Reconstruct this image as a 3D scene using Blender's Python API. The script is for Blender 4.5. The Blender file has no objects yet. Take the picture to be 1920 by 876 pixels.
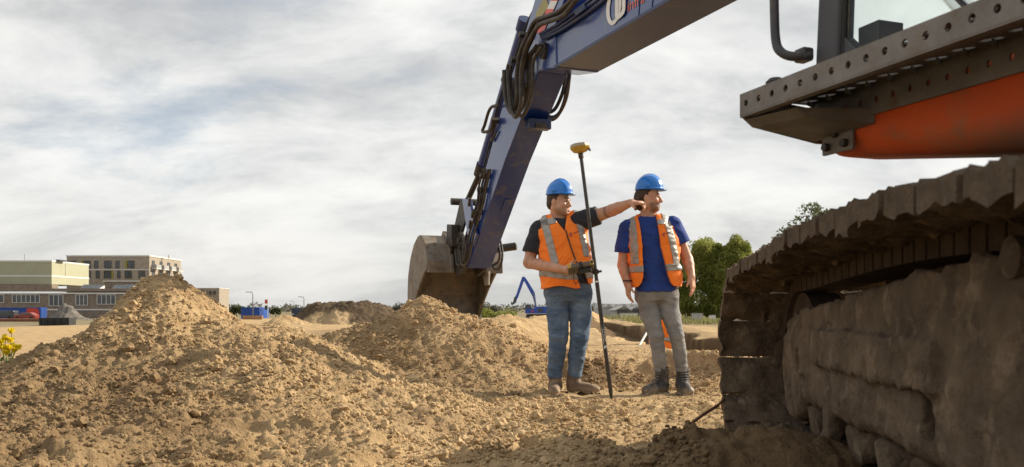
import bpy, bmesh, math, random
import numpy as np
from mathutils import Vector, Matrix

# ------------------------------------------------------------------ camera, world, sun, exposure
sc = bpy.context.scene
col = sc.collection
random.seed(7)
rng = np.random.default_rng(11)
FPX = 1600.0            # focal length in pixels of the 1920 wide photograph
HOR = 577.0             # horizon row
CAMZ = 0.76

cd = bpy.data.cameras.new('camera')
cam = bpy.data.objects.new('camera', cd); col.objects.link(cam)
cam.location = (0, 0, CAMZ)
cam.rotation_euler = (math.radians(90), 0, 0)
cd.sensor_width = 36.0
cd.lens = 36.0 * FPX / 1920.0
cd.shift_y = (HOR - 438.0) / 1920.0
cd.clip_start = 0.05
cd.clip_end = 6000
cd.dof.use_dof = True
cd.dof.focus_distance = 7.5
cd.dof.aperture_fstop = 5.0
sc.camera = cam

SUN_AZ = math.atan2(0.90, 0.40)      # measured from +Y towards +X
SUN_EL = math.radians(29)
sun_dir = Vector((math.sin(SUN_AZ) * math.cos(SUN_EL), math.cos(SUN_AZ) * math.cos(SUN_EL), math.sin(SUN_EL)))

world = bpy.data.worlds.new('World'); sc.world = world
world.use_nodes = True
nt = world.node_tree; N = nt.nodes; Lk = nt.links
for n in list(N): N.remove(n)
out = N.new('ShaderNodeOutputWorld'); bg = N.new('ShaderNodeBackground'); bg.inputs[1].default_value = 0.07
sky = N.new('ShaderNodeTexSky'); sky.sky_type = 'NISHITA'; sky.sun_disc = False
sky.sun_elevation = SUN_EL; sky.sun_rotation = SUN_AZ; sky.air_density = 1.0; sky.dust_density = 1.2
tc = N.new('ShaderNodeTexCoord')
sep = N.new('ShaderNodeSeparateXYZ'); Lk.new(tc.outputs['Generated'], sep.inputs[0])
def wmath(op, a, b=None, c=None):
    m = N.new('ShaderNodeMath'); m.operation = op
    for i, v in enumerate((a, b, c)):
        if v is None: continue
        if isinstance(v, (int, float)): m.inputs[i].default_value = v
        else: Lk.new(v, m.inputs[i])
    return m.outputs[0]
zc = wmath('ADD', wmath('MAXIMUM', sep.outputs[2], 0.0), 0.42)
cu = wmath('DIVIDE', sep.outputs[0], zc); cv = wmath('DIVIDE', sep.outputs[1], zc)
comb = N.new('ShaderNodeCombineXYZ'); Lk.new(cu, comb.inputs[0]); Lk.new(cv, comb.inputs[1])
def wnoise(scale, detail, rough, off=(0, 0, 0), sx=1.0, sy=1.0, dist=0.0):
    mp_ = N.new('ShaderNodeMapping'); mp_.inputs['Location'].default_value = off
    mp_.inputs['Scale'].default_value = (sx, sy, 1)
    Lk.new(comb.outputs[0], mp_.inputs[0])
    t = N.new('ShaderNodeTexNoise'); t.inputs['Scale'].default_value = scale
    t.inputs['Detail'].default_value = detail; t.inputs['Roughness'].default_value = rough
    t.inputs['Distortion'].default_value = dist
    Lk.new(mp_.outputs[0], t.inputs['Vector'])
    return t.outputs['Fac']
def wramp(fac, stops):
    r = N.new('ShaderNodeValToRGB'); cr = r.color_ramp
    cr.interpolation = 'B_SPLINE'
    cr.elements[0].position, cr.elements[0].color = stops[0][0], stops[0][1]
    cr.elements[1].position, cr.elements[1].color = stops[1][0], stops[1][1]
    for p, c in stops[2:]:
        e = cr.elements.new(p); e.color = c
    Lk.new(fac, r.inputs[0]); return r.outputs[0]
def wmix(fac, a, b):
    m = N.new('ShaderNodeMix'); m.data_type = 'RGBA'
    if isinstance(fac, (int, float)): m.inputs[0].default_value = fac
    else: Lk.new(fac, m.inputs[0])
    for i, v in ((6, a), (7, b)):
        if isinstance(v, tuple): m.inputs[i].default_value = v
        else: Lk.new(v, m.inputs[i])
    return m.outputs[2]
n_big = wnoise(1.5, 6, 0.56, (18.11, 1.54, 5.45), 0.75, 1.25, 0.25)
n_mid = wnoise(4.2, 8, 0.60, (12.44, 18.68, 1.7), 0.7, 1.2, 0.3)
n_hole = wnoise(2.0, 8, 0.62, (12.58, 15.51, 10.23), 0.8, 1.1, 0.2)
shade = wmath('ADD', wmath('MULTIPLY', n_big, 0.5), wmath('MULTIPLY', n_mid, 0.5))
def wscale(c, k):
    m = N.new('ShaderNodeVectorMath'); m.operation = 'SCALE'; Lk.new(c, m.inputs[0]); m.inputs['Scale'].default_value = k; return m.outputs[0]
cloud = wscale(wramp(shade, [(0.33, (.40, .405, .415, 1)), (0.60, (1.0, .985, .945, 1)), (0.42, (.57, .57, .565, 1)), (0.50, (.81, .805, .78, 1))]), 10.9)
holes = wramp(wmath('ADD', wmath('MULTIPLY', n_hole, 0.7), wmath('MULTIPLY', n_mid, 0.3)), [(0.32, (0, 0, 0, 1)), (0.45, (1, 1, 1, 1))])
skyc = wmix(0.55, sky.outputs[0], (5.2, 6.3, 7.6, 1))
mixed = wmix(holes, skyc, cloud)
# low clouds run together into an even pale layer near the horizon
lowf = wramp(sep.outputs[2], [(0.0, (0.6, 0.6, 0.6, 1)), (0.14, (0, 0, 0, 1))])
mixed = wmix(lowf, mixed, (6.7, 6.5, 6.05, 1))
Lk.new(mixed, bg.inputs[0]); Lk.new(bg.outputs[0], out.inputs[0])

sl = bpy.data.lights.new('sun', 'SUN'); sl.energy = 5.0; sl.angle = math.radians(0.6); sl.color = (1.0, 0.88, 0.70)
so = bpy.data.objects.new('sun', sl); col.objects.link(so)
so.rotation_euler = sun_dir.to_track_quat('Z', 'Y').to_euler()

sc.view_settings.view_transform = 'Standard'; sc.view_settings.look = 'None'
sc.view_settings.exposure = 0.54; sc.view_settings.gamma = 1.0; sc.view_settings.use_curve_mapping = False
sc.cycles.max_bounces = 6; sc.cycles.diffuse_bounces = 3; sc.cycles.glossy_bounces = 3
sc.cycles.transparent_max_bounces = 12; sc.cycles.transmission_bounces = 6
sc.cycles.use_denoising = True
sc.cycles.caustics_reflective = False; sc.cycles.caustics_refractive = False

# ------------------------------------------------------------------ helpers
def pix(px, py, d):
    return Vector(((px - 960) / FPX * d, d, CAMZ - (py - HOR) / FPX * d))

def ss(a, b, x):
    t = np.clip((np.asarray(x, float) - a) / (b - a), 0, 1); return t * t * (3 - 2 * t)

_P = rng.permutation(256).astype(np.int32)
_T = rng.random(256).astype(np.float32) * 2 - 1
def vnoise3(x, y, z):
    x, y, z = np.broadcast_arrays(x, y, z)
    ix, iy, iz = (np.floor(v).astype(np.int32) for v in (x, y, z))
    fx, fy, fz = x - ix, y - iy, z - iz
    fx, fy, fz = (f * f * (3 - 2 * f) for f in (fx, fy, fz))
    def h(a, b, c): return _T[_P[(a + _P[(b + _P[c & 255]) & 255]) & 255]]
    r = 0
    for dz in (0, 1):
        wz = fz if dz else 1 - fz
        for dy in (0, 1):
            wy = fy if dy else 1 - fy
            r = r + wz * wy * (h(ix, iy + dy, iz + dz) * (1 - fx) + h(ix + 1, iy + dy, iz + dz) * fx)
    return r
def vnoise2(x, y, s=0):
    ix, iy = np.floor(x).astype(np.int32), np.floor(y).astype(np.int32)
    fx, fy = x - ix, y - iy
    fx, fy = fx * fx * (3 - 2 * fx), fy * fy * (3 - 2 * fy)
    def h(a, b): return _T[_P[(a + _P[(b + _P[s & 255]) & 255]) & 255]]
    return (h(ix, iy) * (1 - fx) + h(ix + 1, iy) * fx) * (1 - fy) + (h(ix, iy + 1) * (1 - fx) + h(ix + 1, iy + 1) * fx) * fy
def fbm2(x, y, sc_, o=4, s=0, g=0.5):
    r, a = 0, 1.0
    for i in range(o):
        r = r + a * vnoise2(x * sc_ + 17.3 * i, y * sc_ + 9.1 * i, s + i); a *= g; sc_ *= 2.03
    return r
def fbm3(p, sc_, o=3, g=0.5):
    r, a = 0, 1.0
    for i in range(o):
        r = r + a * vnoise3(p[0] * sc_ + 11.7 * i, p[1] * sc_ + 5.3 * i, p[2] * sc_ + 3.9 * i); a *= g; sc_ *= 2.03
    return r

# ---- materials
MATS = {}
def mat(name, c1, c2=None, rough=0.6, metal=0.0, scale=5.0, bump=0.0, bscale=None, coat=0.0, spec=0.5, detail=6, attr=None,
        attrcol=None, thr=(0.35, 0.65), extra=None, trans=0.0, ior=1.45, sheen=0.0, aniso=None, bdist=0.01, sss=0.0, attr2=None, attrcol2=None):
    """Principled material: two colours mixed by noise, optional third colour by vertex attribute, noise bump."""
    m = bpy.data.materials.new(name); m.use_nodes = True
    t = m.node_tree; n = t.nodes; l = t.links
    b = n['Principled BSDF']
    b.inputs['Roughness'].default_value = rough; b.inputs['Metallic'].default_value = metal
    b.inputs['Specular IOR Level'].default_value = spec; b.inputs['Coat Weight'].default_value = coat
    b.inputs['Coat Roughness'].default_value = 0.12
    b.inputs['Transmission Weight'].default_value = trans; b.inputs['IOR'].default_value = ior
    b.inputs['Sheen Weight'].default_value = sheen
    if sss:
        b.inputs['Subsurface Weight'].default_value = sss; b.inputs['Subsurface Radius'].default_value = (0.02, 0.008, 0.004); b.inputs['Subsurface Scale'].default_value = 0.5
    tcn = n.new('ShaderNodeTexCoord')
    vec = tcn.outputs['Object']
    if aniso:
        mpn = n.new('ShaderNodeMapping'); mpn.inputs['Scale'].default_value = aniso; l.new(vec, mpn.inputs[0]); vec = mpn.outputs[0]
    cur = None
    if c2 is not None:
        tn = n.new('ShaderNodeTexNoise'); tn.inputs['Scale'].default_value = scale; tn.inputs['Detail'].default_value = detail
        tn.inputs['Roughness'].default_value = 0.62
        l.new(vec, tn.inputs['Vector'])
        r = n.new('ShaderNodeValToRGB'); r.color_ramp.elements[0].position = thr[0]; r.color_ramp.elements[1].position = thr[1]
        r.color_ramp.elements[0].color = (*c1, 1); r.color_ramp.elements[1].color = (*c2, 1)
        l.new(tn.outputs['Fac'], r.inputs[0]); cur = r.outputs[0]
    if extra:   # a second noise layer: (colour, scale, lo, hi)
        for (ec, es, lo, hi) in extra:
            tn = n.new('ShaderNodeTexNoise'); tn.inputs['Scale'].default_value = es; tn.inputs['Detail'].default_value = 7
            tn.inputs['Roughness'].default_value = 0.65
            l.new(vec, tn.inputs['Vector'])
            mr = n.new('ShaderNodeMapRange'); mr.inputs[1].default_value = lo; mr.inputs[2].default_value = hi
            l.new(tn.outputs['Fac'], mr.inputs[0])
            mx = n.new('ShaderNodeMix'); mx.data_type = 'RGBA'; l.new(mr.outputs[0], mx.inputs[0])
            if cur is None: mx.inputs[6].default_value = (*c1, 1)
            else: l.new(cur, mx.inputs[6])
            mx.inputs[7].default_value = (*ec, 1); cur = mx.outputs[2]
    if attr:
        an = n.new('ShaderNodeAttribute'); an.attribute_name = attr
        mx = n.new('ShaderNodeMix'); mx.data_type = 'RGBA'; l.new(an.outputs['Fac'], mx.inputs[0])
        if cur is None: mx.inputs[6].default_value = (*c1, 1)
        else: l.new(cur, mx.inputs[6])
        mx.inputs[7].default_value = (*attrcol, 1); cur = mx.outputs[2]
    if attr2:
        an = n.new('ShaderNodeAttribute'); an.attribute_name = attr2
        mx = n.new('ShaderNodeMix'); mx.data_type = 'RGBA'; l.new(an.outputs['Fac'], mx.inputs[0]); l.new(cur, mx.inputs[6])
        tn = n.new('ShaderNodeTexNoise'); tn.inputs['Scale'].default_value = 0.35; tn.inputs['Detail'].default_value = 9; l.new(vec, tn.inputs['Vector'])
        r2 = n.new('ShaderNodeValToRGB'); r2.color_ramp.elements[0].position = .35; r2.color_ramp.elements[1].position = .65
        r2.color_ramp.elements[0].color = (*attrcol2[0], 1); r2.color_ramp.elements[1].color = (*attrcol2[1], 1)
        l.new(tn.outputs['Fac'], r2.inputs[0]); l.new(r2.outputs[0], mx.inputs[7]); cur = mx.outputs[2]
    if cur is None: b.inputs['Base Color'].default_value = (*c1, 1)
    else: l.new(cur, b.inputs['Base Color'])
    if bump:
        tn = n.new('ShaderNodeTexNoise'); tn.inputs['Scale'].default_value = bscale or scale * 4; tn.inputs['Detail'].default_value = 8
        tn.inputs['Roughness'].default_value = 0.6
        l.new(vec, tn.inputs['Vector'])
        bn = n.new('ShaderNodeBump'); bn.inputs['Strength'].default_value = bump; bn.inputs['Distance'].default_value = bdist
        l.new(tn.outputs['Fac'], bn.inputs['Height']); l.new(bn.outputs[0], b.inputs['Normal'])
    MATS[name] = m
    return m

# ---- objects: every mesh is written in world coordinates; W keeps each object's world origin
W = {}
def _props(o, label, cat, group, kind):
    if label: o['label'] = label
    if cat: o['category'] = cat
    if group: o['group'] = group
    if kind: o['kind'] = kind
def thing(name, loc, label, cat, group=None):
    o = bpy.data.objects.new(name, None); col.objects.link(o); o.empty_display_size = 0.2
    o.location = loc; W[o] = Vector(loc); _props(o, label, cat, group, None); return o
def link(name, me, parent=None, origin=None, label=None, cat=None, group=None, kind=None):
    o = bpy.data.objects.new(name, me); col.objects.link(o)
    w = Vector(origin) if origin is not None else Vector((0, 0, 0))
    W[o] = w
    if parent is not None:
        o.parent = parent; o.location = w - W[parent]
    else: o.location = w
    _props(o, label, cat, group, kind); return o
def mesh_np(name, v, f, smooth=True):
    """v (n,3) float array, f (m,3|4) int array"""
    me = bpy.data.meshes.new(name)
    v = np.asarray(v, np.float32); f = np.asarray(f, np.int32); k = f.shape[1]
    me.vertices.add(len(v)); me.vertices.foreach_set('co', v.ravel())
    me.loops.add(f.size); me.loops.foreach_set('vertex_index', f.ravel())
    me.polygons.add(len(f)); me.polygons.foreach_set('loop_start', np.arange(0, f.size, k, dtype=np.int32))
    me.polygons.foreach_set('loop_total', np.full(len(f), k, np.int32))
    me.polygons.foreach_set('use_smooth', np.full(len(f), smooth))
    me.update(calc_edges=True); me.validate(); return me
def set_attr(me, name, vals):
    a = me.attributes.new(name, 'FLOAT', 'POINT'); a.data.foreach_set('value', np.asarray(vals, np.float32))

class MB:
    """collects simple solids into one mesh, in world coordinates"""
    def __init__(s): s.v = []; s.f = []
    def add(s, vs, fs):
        o = len(s.v); s.v += [tuple(v) for v in vs]; s.f += [tuple(i + o for i in f) for f in fs]; return s
    def box(s, c, size, rot=None):
        c = Vector(c); hx, hy, hz = (k / 2 for k in size); vs = []
        for z in (-hz, hz):
            for x, y in ((-hx, -hy), (hx, -hy), (hx, hy), (-hx, hy)):
                v = Vector((x, y, z)); v = rot @ v if rot else v; vs.append(c + v)
        return s.add(vs, [(3, 2, 1, 0), (4, 5, 6, 7), (0, 1, 5, 4), (1, 2, 6, 5), (2, 3, 7, 6), (3, 0, 4, 7)])
    def hexa(s, a4, b4):
        """solid between two quads"""
        return s.add(list(a4) + list(b4), [(3, 2, 1, 0), (4, 5, 6, 7), (0, 1, 5, 4), (1, 2, 6, 5), (2, 3, 7, 6), (3, 0, 4, 7)])
    def prism(s, poly, off):
        """polygon (list of 3D points) extruded by vector off"""
        n = len(poly); off = Vector(off); a = [Vector(p) for p in poly]; b = [p + off for p in a]
        fs = [tuple(range(n - 1, -1, -1)), tuple(range(n, 2 * n))]
        for i in range(n):
            j = (i + 1) % n; fs.append((i, j, n + j, n + i))
        return s.add(a + b, fs)
    def tube(s, pts, r, n=10, caps=True):
        pts = [Vector(p) for p in pts]; m = len(pts)
        rs = r if isinstance(r, (list, tuple)) else [r] * m
        vs = []; up = None
        for i, p in enumerate(pts):
            d = (pts[min(i + 1, m - 1)] - pts[max(i - 1, 0)])
            d = d.normalized() if d.length > 1e-9 else Vector((0, 0, 1))
            if up is None: up = d.orthogonal().normalized()
            u = (up - d * up.dot(d)); u = u.normalized() if u.length > 1e-6 else d.orthogonal().normalized(); up = u
            w = d.cross(u)
            for k in range(n):
                a = 2 * math.pi * k / n; vs.append(p + (u * math.cos(a) + w * math.sin(a)) * rs[i])
        fs = []
        for i in range(m - 1):
            for k in range(n):
                k2 = (k + 1) % n; fs.append((i * n + k, i * n + k2, (i + 1) * n + k2, (i + 1) * n + k))
        if caps:
            fs.append(tuple(range(n - 1, -1, -1))); fs.append(tuple((m - 1) * n + k for k in range(n)))
        return s.add(vs, fs)
    def cyl(s, a, b, r, n=14): return s.tube([a, b], r, n)
    def build(s, name, m, parent=None, smooth=False, bevel=0.0, **kw):
        me = bpy.data.meshes.new(name); me.from_pydata(s.v, [], s.f); me.update()
        if smooth: me.polygons.foreach_set('use_smooth', [True] * len(me.polygons))
        me.materials.append(MATS[m] if isinstance(m, str) else m)
        o = link(name, me, parent, **kw)
        if kw.get('origin') is not None:
            me.transform(Matrix.Translation(-Vector(kw['origin'])))
        if bevel:
            b = o.modifiers.new('bevel', 'BEVEL'); b.width = bevel; b.segments = 2; b.limit_method = 'ANGLE'; b.angle_limit = math.radians(40)
        if smooth and not bevel: 
            try: me.set_sharp_from_angle(angle=math.radians(40))
            except Exception: pass
        return o

def spline(pts, n=8):
    """Catmull-Rom through the points"""
    P = [Vector(p) for p in pts]; P = [2 * P[0] - P[1]] + P + [2 * P[-1] - P[-2]]; r = []
    for i in range(1, len(P) - 2):
        for k in range(n):
            t = k / n; a, b, c, d = P[i - 1], P[i], P[i + 1], P[i + 2]
            r.append(0.5 * ((2 * b) + (c - a) * t + (2 * a - 5 * b + 4 * c - d) * t * t + (3 * b - a - 3 * c + d) * t ** 3))
    r.append(P[-2]); return r

def text_flat(s, size=1.0, res=3):
    cu_ = bpy.data.curves.new('txt', 'FONT'); cu_.body = s; cu_.size = size; cu_.resolution_u = res
    o = bpy.data.objects.new('txt', cu_); col.objects.link(o)
    dg = bpy.context.evaluated_depsgraph_get(); me = bpy.data.meshes.new_from_object(o.evaluated_get(dg))
    v = np.array([x.co[:] for x in me.vertices]); f = [tuple(p.vertices) for p in me.polygons]
    bpy.data.objects.remove(o); bpy.data.curves.remove(cu_); bpy.data.meshes.remove(me); return v, f
def mapped(name, v, f, fn, m, parent, **kw):
    me = bpy.data.meshes.new(name); me.from_pydata([tuple(fn(*p)) for p in v], [], f); me.update(); me.materials.append(MATS[m])
    return link(name, me, parent, **kw)

# ---- signed distance modelling, meshed with surface nets
class SDF:
    def __init__(s, lo, hi, h):
        s.lo = np.array(lo, float); s.h = h
        s.n = np.ceil((np.array(hi) - s.lo) / h).astype(int) + 1
        s.F = np.full(s.n, 0.5, np.float32)
    def ax(s, lo=None, hi=None):
        a = np.zeros(3, int) if lo is None else np.clip(np.floor((np.array(lo) - s.lo) / s.h).astype(int), 0, s.n)
        b = s.n if hi is None else np.clip(np.ceil((np.array(hi) - s.lo) / s.h).astype(int) + 1, 0, s.n)
        sl_ = tuple(slice(i, j) for i, j in zip(a, b))
        g = [(s.lo[k] + s.h * np.arange(a[k], b[k])).reshape([-1 if q == k else 1 for q in range(3)]).astype(np.float32) for k in range(3)]
        return sl_, g
    def _put(s, sl_, d, k, mode):
        A = s.F[sl_]
        if A.size == 0: return
        if mode == 'sub': A = -A
        if k > 0:
            h = np.clip(0.5 + 0.5 * (A - d) / k, 0, 1); r = A * (1 - h) + d * h - k * h * (1 - h)
        else: r = np.minimum(A, d)
        s.F[sl_] = -r if mode == 'sub' else r
    def cap(s, a, b, ra, rb=None, k=0.02, mode='add'):
        rb = ra if rb is None else rb; a = np.array(a, float); b = np.array(b, float); m = max(ra, rb) + max(k, 0) + 3 * s.h
        sl_, g = s.ax(np.minimum(a, b) - m, np.maximum(a, b) + m)
        ab = b - a; L2 = max((ab ** 2).sum(), 1e-12)
        t = np.clip(((g[0] - a[0]) * ab[0] + (g[1] - a[1]) * ab[1] + (g[2] - a[2]) * ab[2]) / L2, 0, 1)
        d = np.sqrt((g[0] - a[0] - t * ab[0]) ** 2 + (g[1] - a[1] - t * ab[1]) ** 2 + (g[2] - a[2] - t * ab[2]) ** 2) - (ra + (rb - ra) * t)
        s._put(sl_, d, k, mode); return s
    def chain(s, pts, rs, k=0.02):
        for i in range(len(pts) - 1): s.cap(pts[i], pts[i + 1], rs[i], rs[i + 1], k if i == 0 else min(k, 0.01))
        return s
    def ell(s, c, r, M=None, k=0.02, mode='add'):
        """ellipsoid with radii r along the columns of M"""
        c = np.array(c, float); r = np.array(r, float); m = r.max() + max(k, 0) + 3 * s.h
        sl_, g = s.ax(c - m, c + m); q = [g[i] - c[i] for i in range(3)]
        if M is not None: q = [q[0] * M[i][0] + q[1] * M[i][1] + q[2] * M[i][2] for i in range(3)]
        e = np.sqrt(sum((q[i] / r[i]) ** 2 for i in range(3))); e2 = np.sqrt(sum((q[i] / r[i] ** 2) ** 2 for i in range(3))) + 1e-9
        s._put(sl_, e * (e - 1) / e2, k, mode); return s
    def box(s, c, half, M=None, rr=0.0, k=0.0, mode='add'):
        c = np.array(c, float); half = np.array(half, float); m = np.linalg.norm(half) + k + 3 * s.h
        sl_, g = s.ax(c - m, c + m); q = [g[i] - c[i] for i in range(3)]
        if M is not None: q = [q[0] * M[i][0] + q[1] * M[i][1] + q[2] * M[i][2] for i in range(3)]
        q = np.broadcast_arrays(*[np.abs(q[i]) - (half[i] - rr) for i in range(3)])
        d = np.sqrt(sum(np.maximum(v, 0) ** 2 for v in q)) + np.minimum(np.maximum(np.maximum(q[0], q[1]), q[2]), 0) - rr
        s._put(sl_, d, k, mode); return s
    def loft(s, secs, p=2.4, k=0.03, yaw=0.0, mode='add'):
        """vertical loft; secs = (z, cx, cy, rx, ry)"""
        S = sorted(secs); zs = [q[0] for q in S]
        mx = max(max(q[3], q[4]) for q in S) + 0.1
        lo = (min(q[1] for q in S) - mx, min(q[2] for q in S) - mx, zs[0] - 0.1); hi = (max(q[1] for q in S) + mx, max(q[2] for q in S) + mx, zs[-1] + 0.1)
        sl_, g = s.ax(lo, hi); zz = g[2].ravel()
        cx, cy, rx, ry = (np.interp(zz, zs, [q[i] for q in S]).reshape(1, 1, -1) for i in (1, 2, 3, 4))
        X = g[0] - cx; Y = g[1] - cy; c, n_ = math.cos(yaw), math.sin(yaw)
        U = X * c + Y * n_; V = -X * n_ + Y * c
        e = (np.abs(U / rx) ** p + np.abs(V / ry) ** p) ** (1 / p); d = (e - 1) * np.minimum(rx, ry)
        d = np.maximum(d, np.maximum(zs[0] - g[2], g[2] - zs[-1])); s._put(sl_, d.astype(np.float32), k, mode); return s
    def cut(s, fn):
        """keep where fn(x,y,z) <= 0"""
        sl_, g = s.ax(); s.F = np.maximum(s.F, np.broadcast_to(fn(*g), s.F.shape).astype(np.float32)); return s
    def offset(s, fn):
        idx = np.nonzero(np.abs(s.F) < 0.06)
        p = [s.lo[k] + s.h * idx[k] for k in range(3)]; s.F[idx] += fn(*p).astype(np.float32); return s
    def mesh(s, name):
        F = np.where(np.abs(s.F) < 1e-6, np.float32(1e-6), s.F); S = F < 0
        n = np.array(F.shape)
        cells = np.zeros(n - 1, bool)
        c8 = [S[i:n[0] - 1 + i, j:n[1] - 1 + j, k:n[2] - 1 + k] for i in (0, 1) for j in (0, 1) for k in (0, 1)]
        a = np.logical_or.reduce(c8); b = np.logical_and.reduce(c8); cells = a & ~b
        I = np.argwhere(cells); idm = np.full(n - 1, -1, np.int32); idm[cells] = np.arange(len(I))
        acc = np.zeros((len(I), 3)); cnt = np.zeros(len(I))
        for ax_ in range(3):
            o1, o2 = [q for q in range(3) if q != ax_]
            for p in (0, 1):
                for q in (0, 1):
                    A = I.copy(); A[:, o1] += p; A[:, o2] += q; B = A.copy(); B[:, ax_] += 1
                    fa = F[A[:, 0], A[:, 1], A[:, 2]]; fb = F[B[:, 0], B[:, 1], B[:, 2]]
                    m = (fa < 0) != (fb < 0); t = np.where(m, fa / np.where(m, fa - fb, 1), 0)
                    P = A.astype(float); P[:, ax_] += t; acc[m] += P[m]; cnt[m] += 1
        V = acc / np.maximum(cnt, 1)[:, None] * s.h + s.lo
        faces = []
        for ax_ in range(3):
            o1, o2 = (ax_ + 1) % 3, (ax_ + 2) % 3
            sa = [slice(None)] * 3; sb = [slice(None)] * 3; sa[ax_] = slice(0, -1); sb[ax_] = slice(1, None)
            E = np.argwhere(S[tuple(sa)] != S[tuple(sb)])
            E = E[(E[:, o1] > 0) & (E[:, o2] > 0) & (E[:, o1] < n[o1] - 1) & (E[:, o2] < n[o2] - 1)]
            if not len(E): continue
            inside = S[E[:, 0], E[:, 1], E[:, 2]]
            q = []
            for d1, d2 in ((0, 0), (-1, 0), (-1, -1), (0, -1)):
                c = E.copy(); c[:, o1] += d1; c[:, o2] += d2; q.append(idm[c[:, 0], c[:, 1], c[:, 2]])
            Q = np.stack(q, 1); Q[~inside] = Q[~inside][:, ::-1]; faces.append(Q[:, :])
        f = np.concatenate(faces) if faces else np.zeros((0, 4), int)
        return mesh_np(name, V, f, True), V, f
    def build(s, name, m, parent=None, attrs=None, **kw):
        me, V, f = s.mesh(name); me.materials.append(MATS[m])
        if attrs:
            for k_, fn in attrs.items(): set_attr(me, k_, fn(V))
        o = link(name, me, parent, **kw)
        if kw.get('origin') is not None: me.transform(Matrix.Translation(-Vector(kw['origin'])))
        return o, V, f
# ------------------------------------------------------------------ materials
SAND1, SAND2 = (0.34, 0.232, 0.122), (0.52, 0.378, 0.212)
mat('sand', SAND1, SAND2, rough=0.95, scale=3.5, bump=1.0, bscale=52, bdist=0.022, spec=0.15, attr='shade_soil_tint', attrcol=(0.125, 0.08, 0.043),
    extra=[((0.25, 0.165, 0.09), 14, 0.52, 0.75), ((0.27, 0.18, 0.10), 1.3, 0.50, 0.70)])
mat('ground_sand', SAND1, SAND2, rough=0.95, scale=3.5, bump=1.0, bscale=52, bdist=0.022, spec=0.15, attr='shade_soil_tint', attrcol=(0.125, 0.08, 0.043),
    extra=[((0.30, 0.20, 0.11), 14, 0.52, 0.75)], attr2='field', attrcol2=((0.135, 0.125, 0.07), (0.27, 0.215, 0.14)))
mat('sand_clod', (0.35, 0.24, 0.128), (0.54, 0.395, 0.225), rough=0.95, scale=2.0, bump=0.8, bscale=60, bdist=0.008, spec=0.2, attr='shade_soil_tint', attrcol=(0.125, 0.08, 0.043))
mat('dark_soil', (0.06, 0.042, 0.027), (0.12, 0.085, 0.053), rough=0.95, scale=6, bump=0.9, bscale=14, bdist=0.05, spec=0.2, attr='shade_soil_tint', attrcol=(0.40, 0.29, 0.165))
mat('mud', (0.175, 0.128, 0.086), (0.092, 0.066, 0.044), rough=0.95, scale=5, bump=1.0, bscale=34, bdist=0.02, spec=0.25,
    extra=[((0.27, 0.205, 0.14), 7, 0.54, 0.72)])
mat('mud_dark', (0.05, 0.036, 0.026), (0.09, 0.064, 0.044), rough=0.9, scale=7, bump=0.9, bscale=40, bdist=0.012, spec=0.25)

# ------------------------------------------------------------------ terrain: height functions (metres)
def domes(x, y, cell, s):
    """rounded lumps packed side by side, with sharp creases between them"""
    u, v = x / cell, y / cell; ix, iy = np.floor(u).astype(np.int32), np.floor(v).astype(np.int32); best = np.zeros_like(u)
    for dx in (-1, 0, 1):
        for dy in (-1, 0, 1):
            a, b = ix + dx, iy + dy; h = _P[(a + _P[(b + _P[s & 255]) & 255]) & 255]; h2 = _P[(h + 57) & 255]; h3 = _P[(h2 + 91) & 255]
            px, py = a + h / 256.0, b + h2 / 256.0; R = 0.45 + 0.45 * h3 / 256.0
            best = np.maximum(best, (0.25 + 0.75 * (h & 63) / 64.0) * np.sqrt(np.maximum(0, 1 - ((u - px) ** 2 + (v - py) ** 2) / R ** 2)))
    return best
def clump(x, y, s=0, amp=1.0):
    """cloddy relief of dug sand: rounded lumps at three sizes"""
    x, y = x + 0.05 * fbm2(x, y, 4.5, 2, s + 3), y + 0.05 * fbm2(x + 7, y, 4.5, 2, s + 5)
    a = np.abs(fbm2(x, y, 2.6, 2, s)) * 0.05
    x, y = x + 0.016 * fbm2(x, y, 21, 2, s + 41), y + 0.016 * fbm2(x + 5, y, 21, 2, s + 43)
    b = 0.034 * domes(x, y, 0.17, s + 9) * (0.4 + 0.6 * ss(-0.3, 0.5, fbm2(x, y, 1.3, 2, s + 15)))
    c = 0.030 * domes(x + 3.3, y, 0.052, s + 21) + 0.016 * domes(x, y + 1.7, 0.030, s + 27)
    d = vnoise2(x * 26.0, y * 26.0, s + 33) * 0.010 + _T[_P[(np.floor(x * 83).astype(np.int32) + _P[np.floor(y * 83).astype(np.int32) & 255]) & 255]] * 0.006
    return (a + b + c + d - 0.05) * amp
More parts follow.
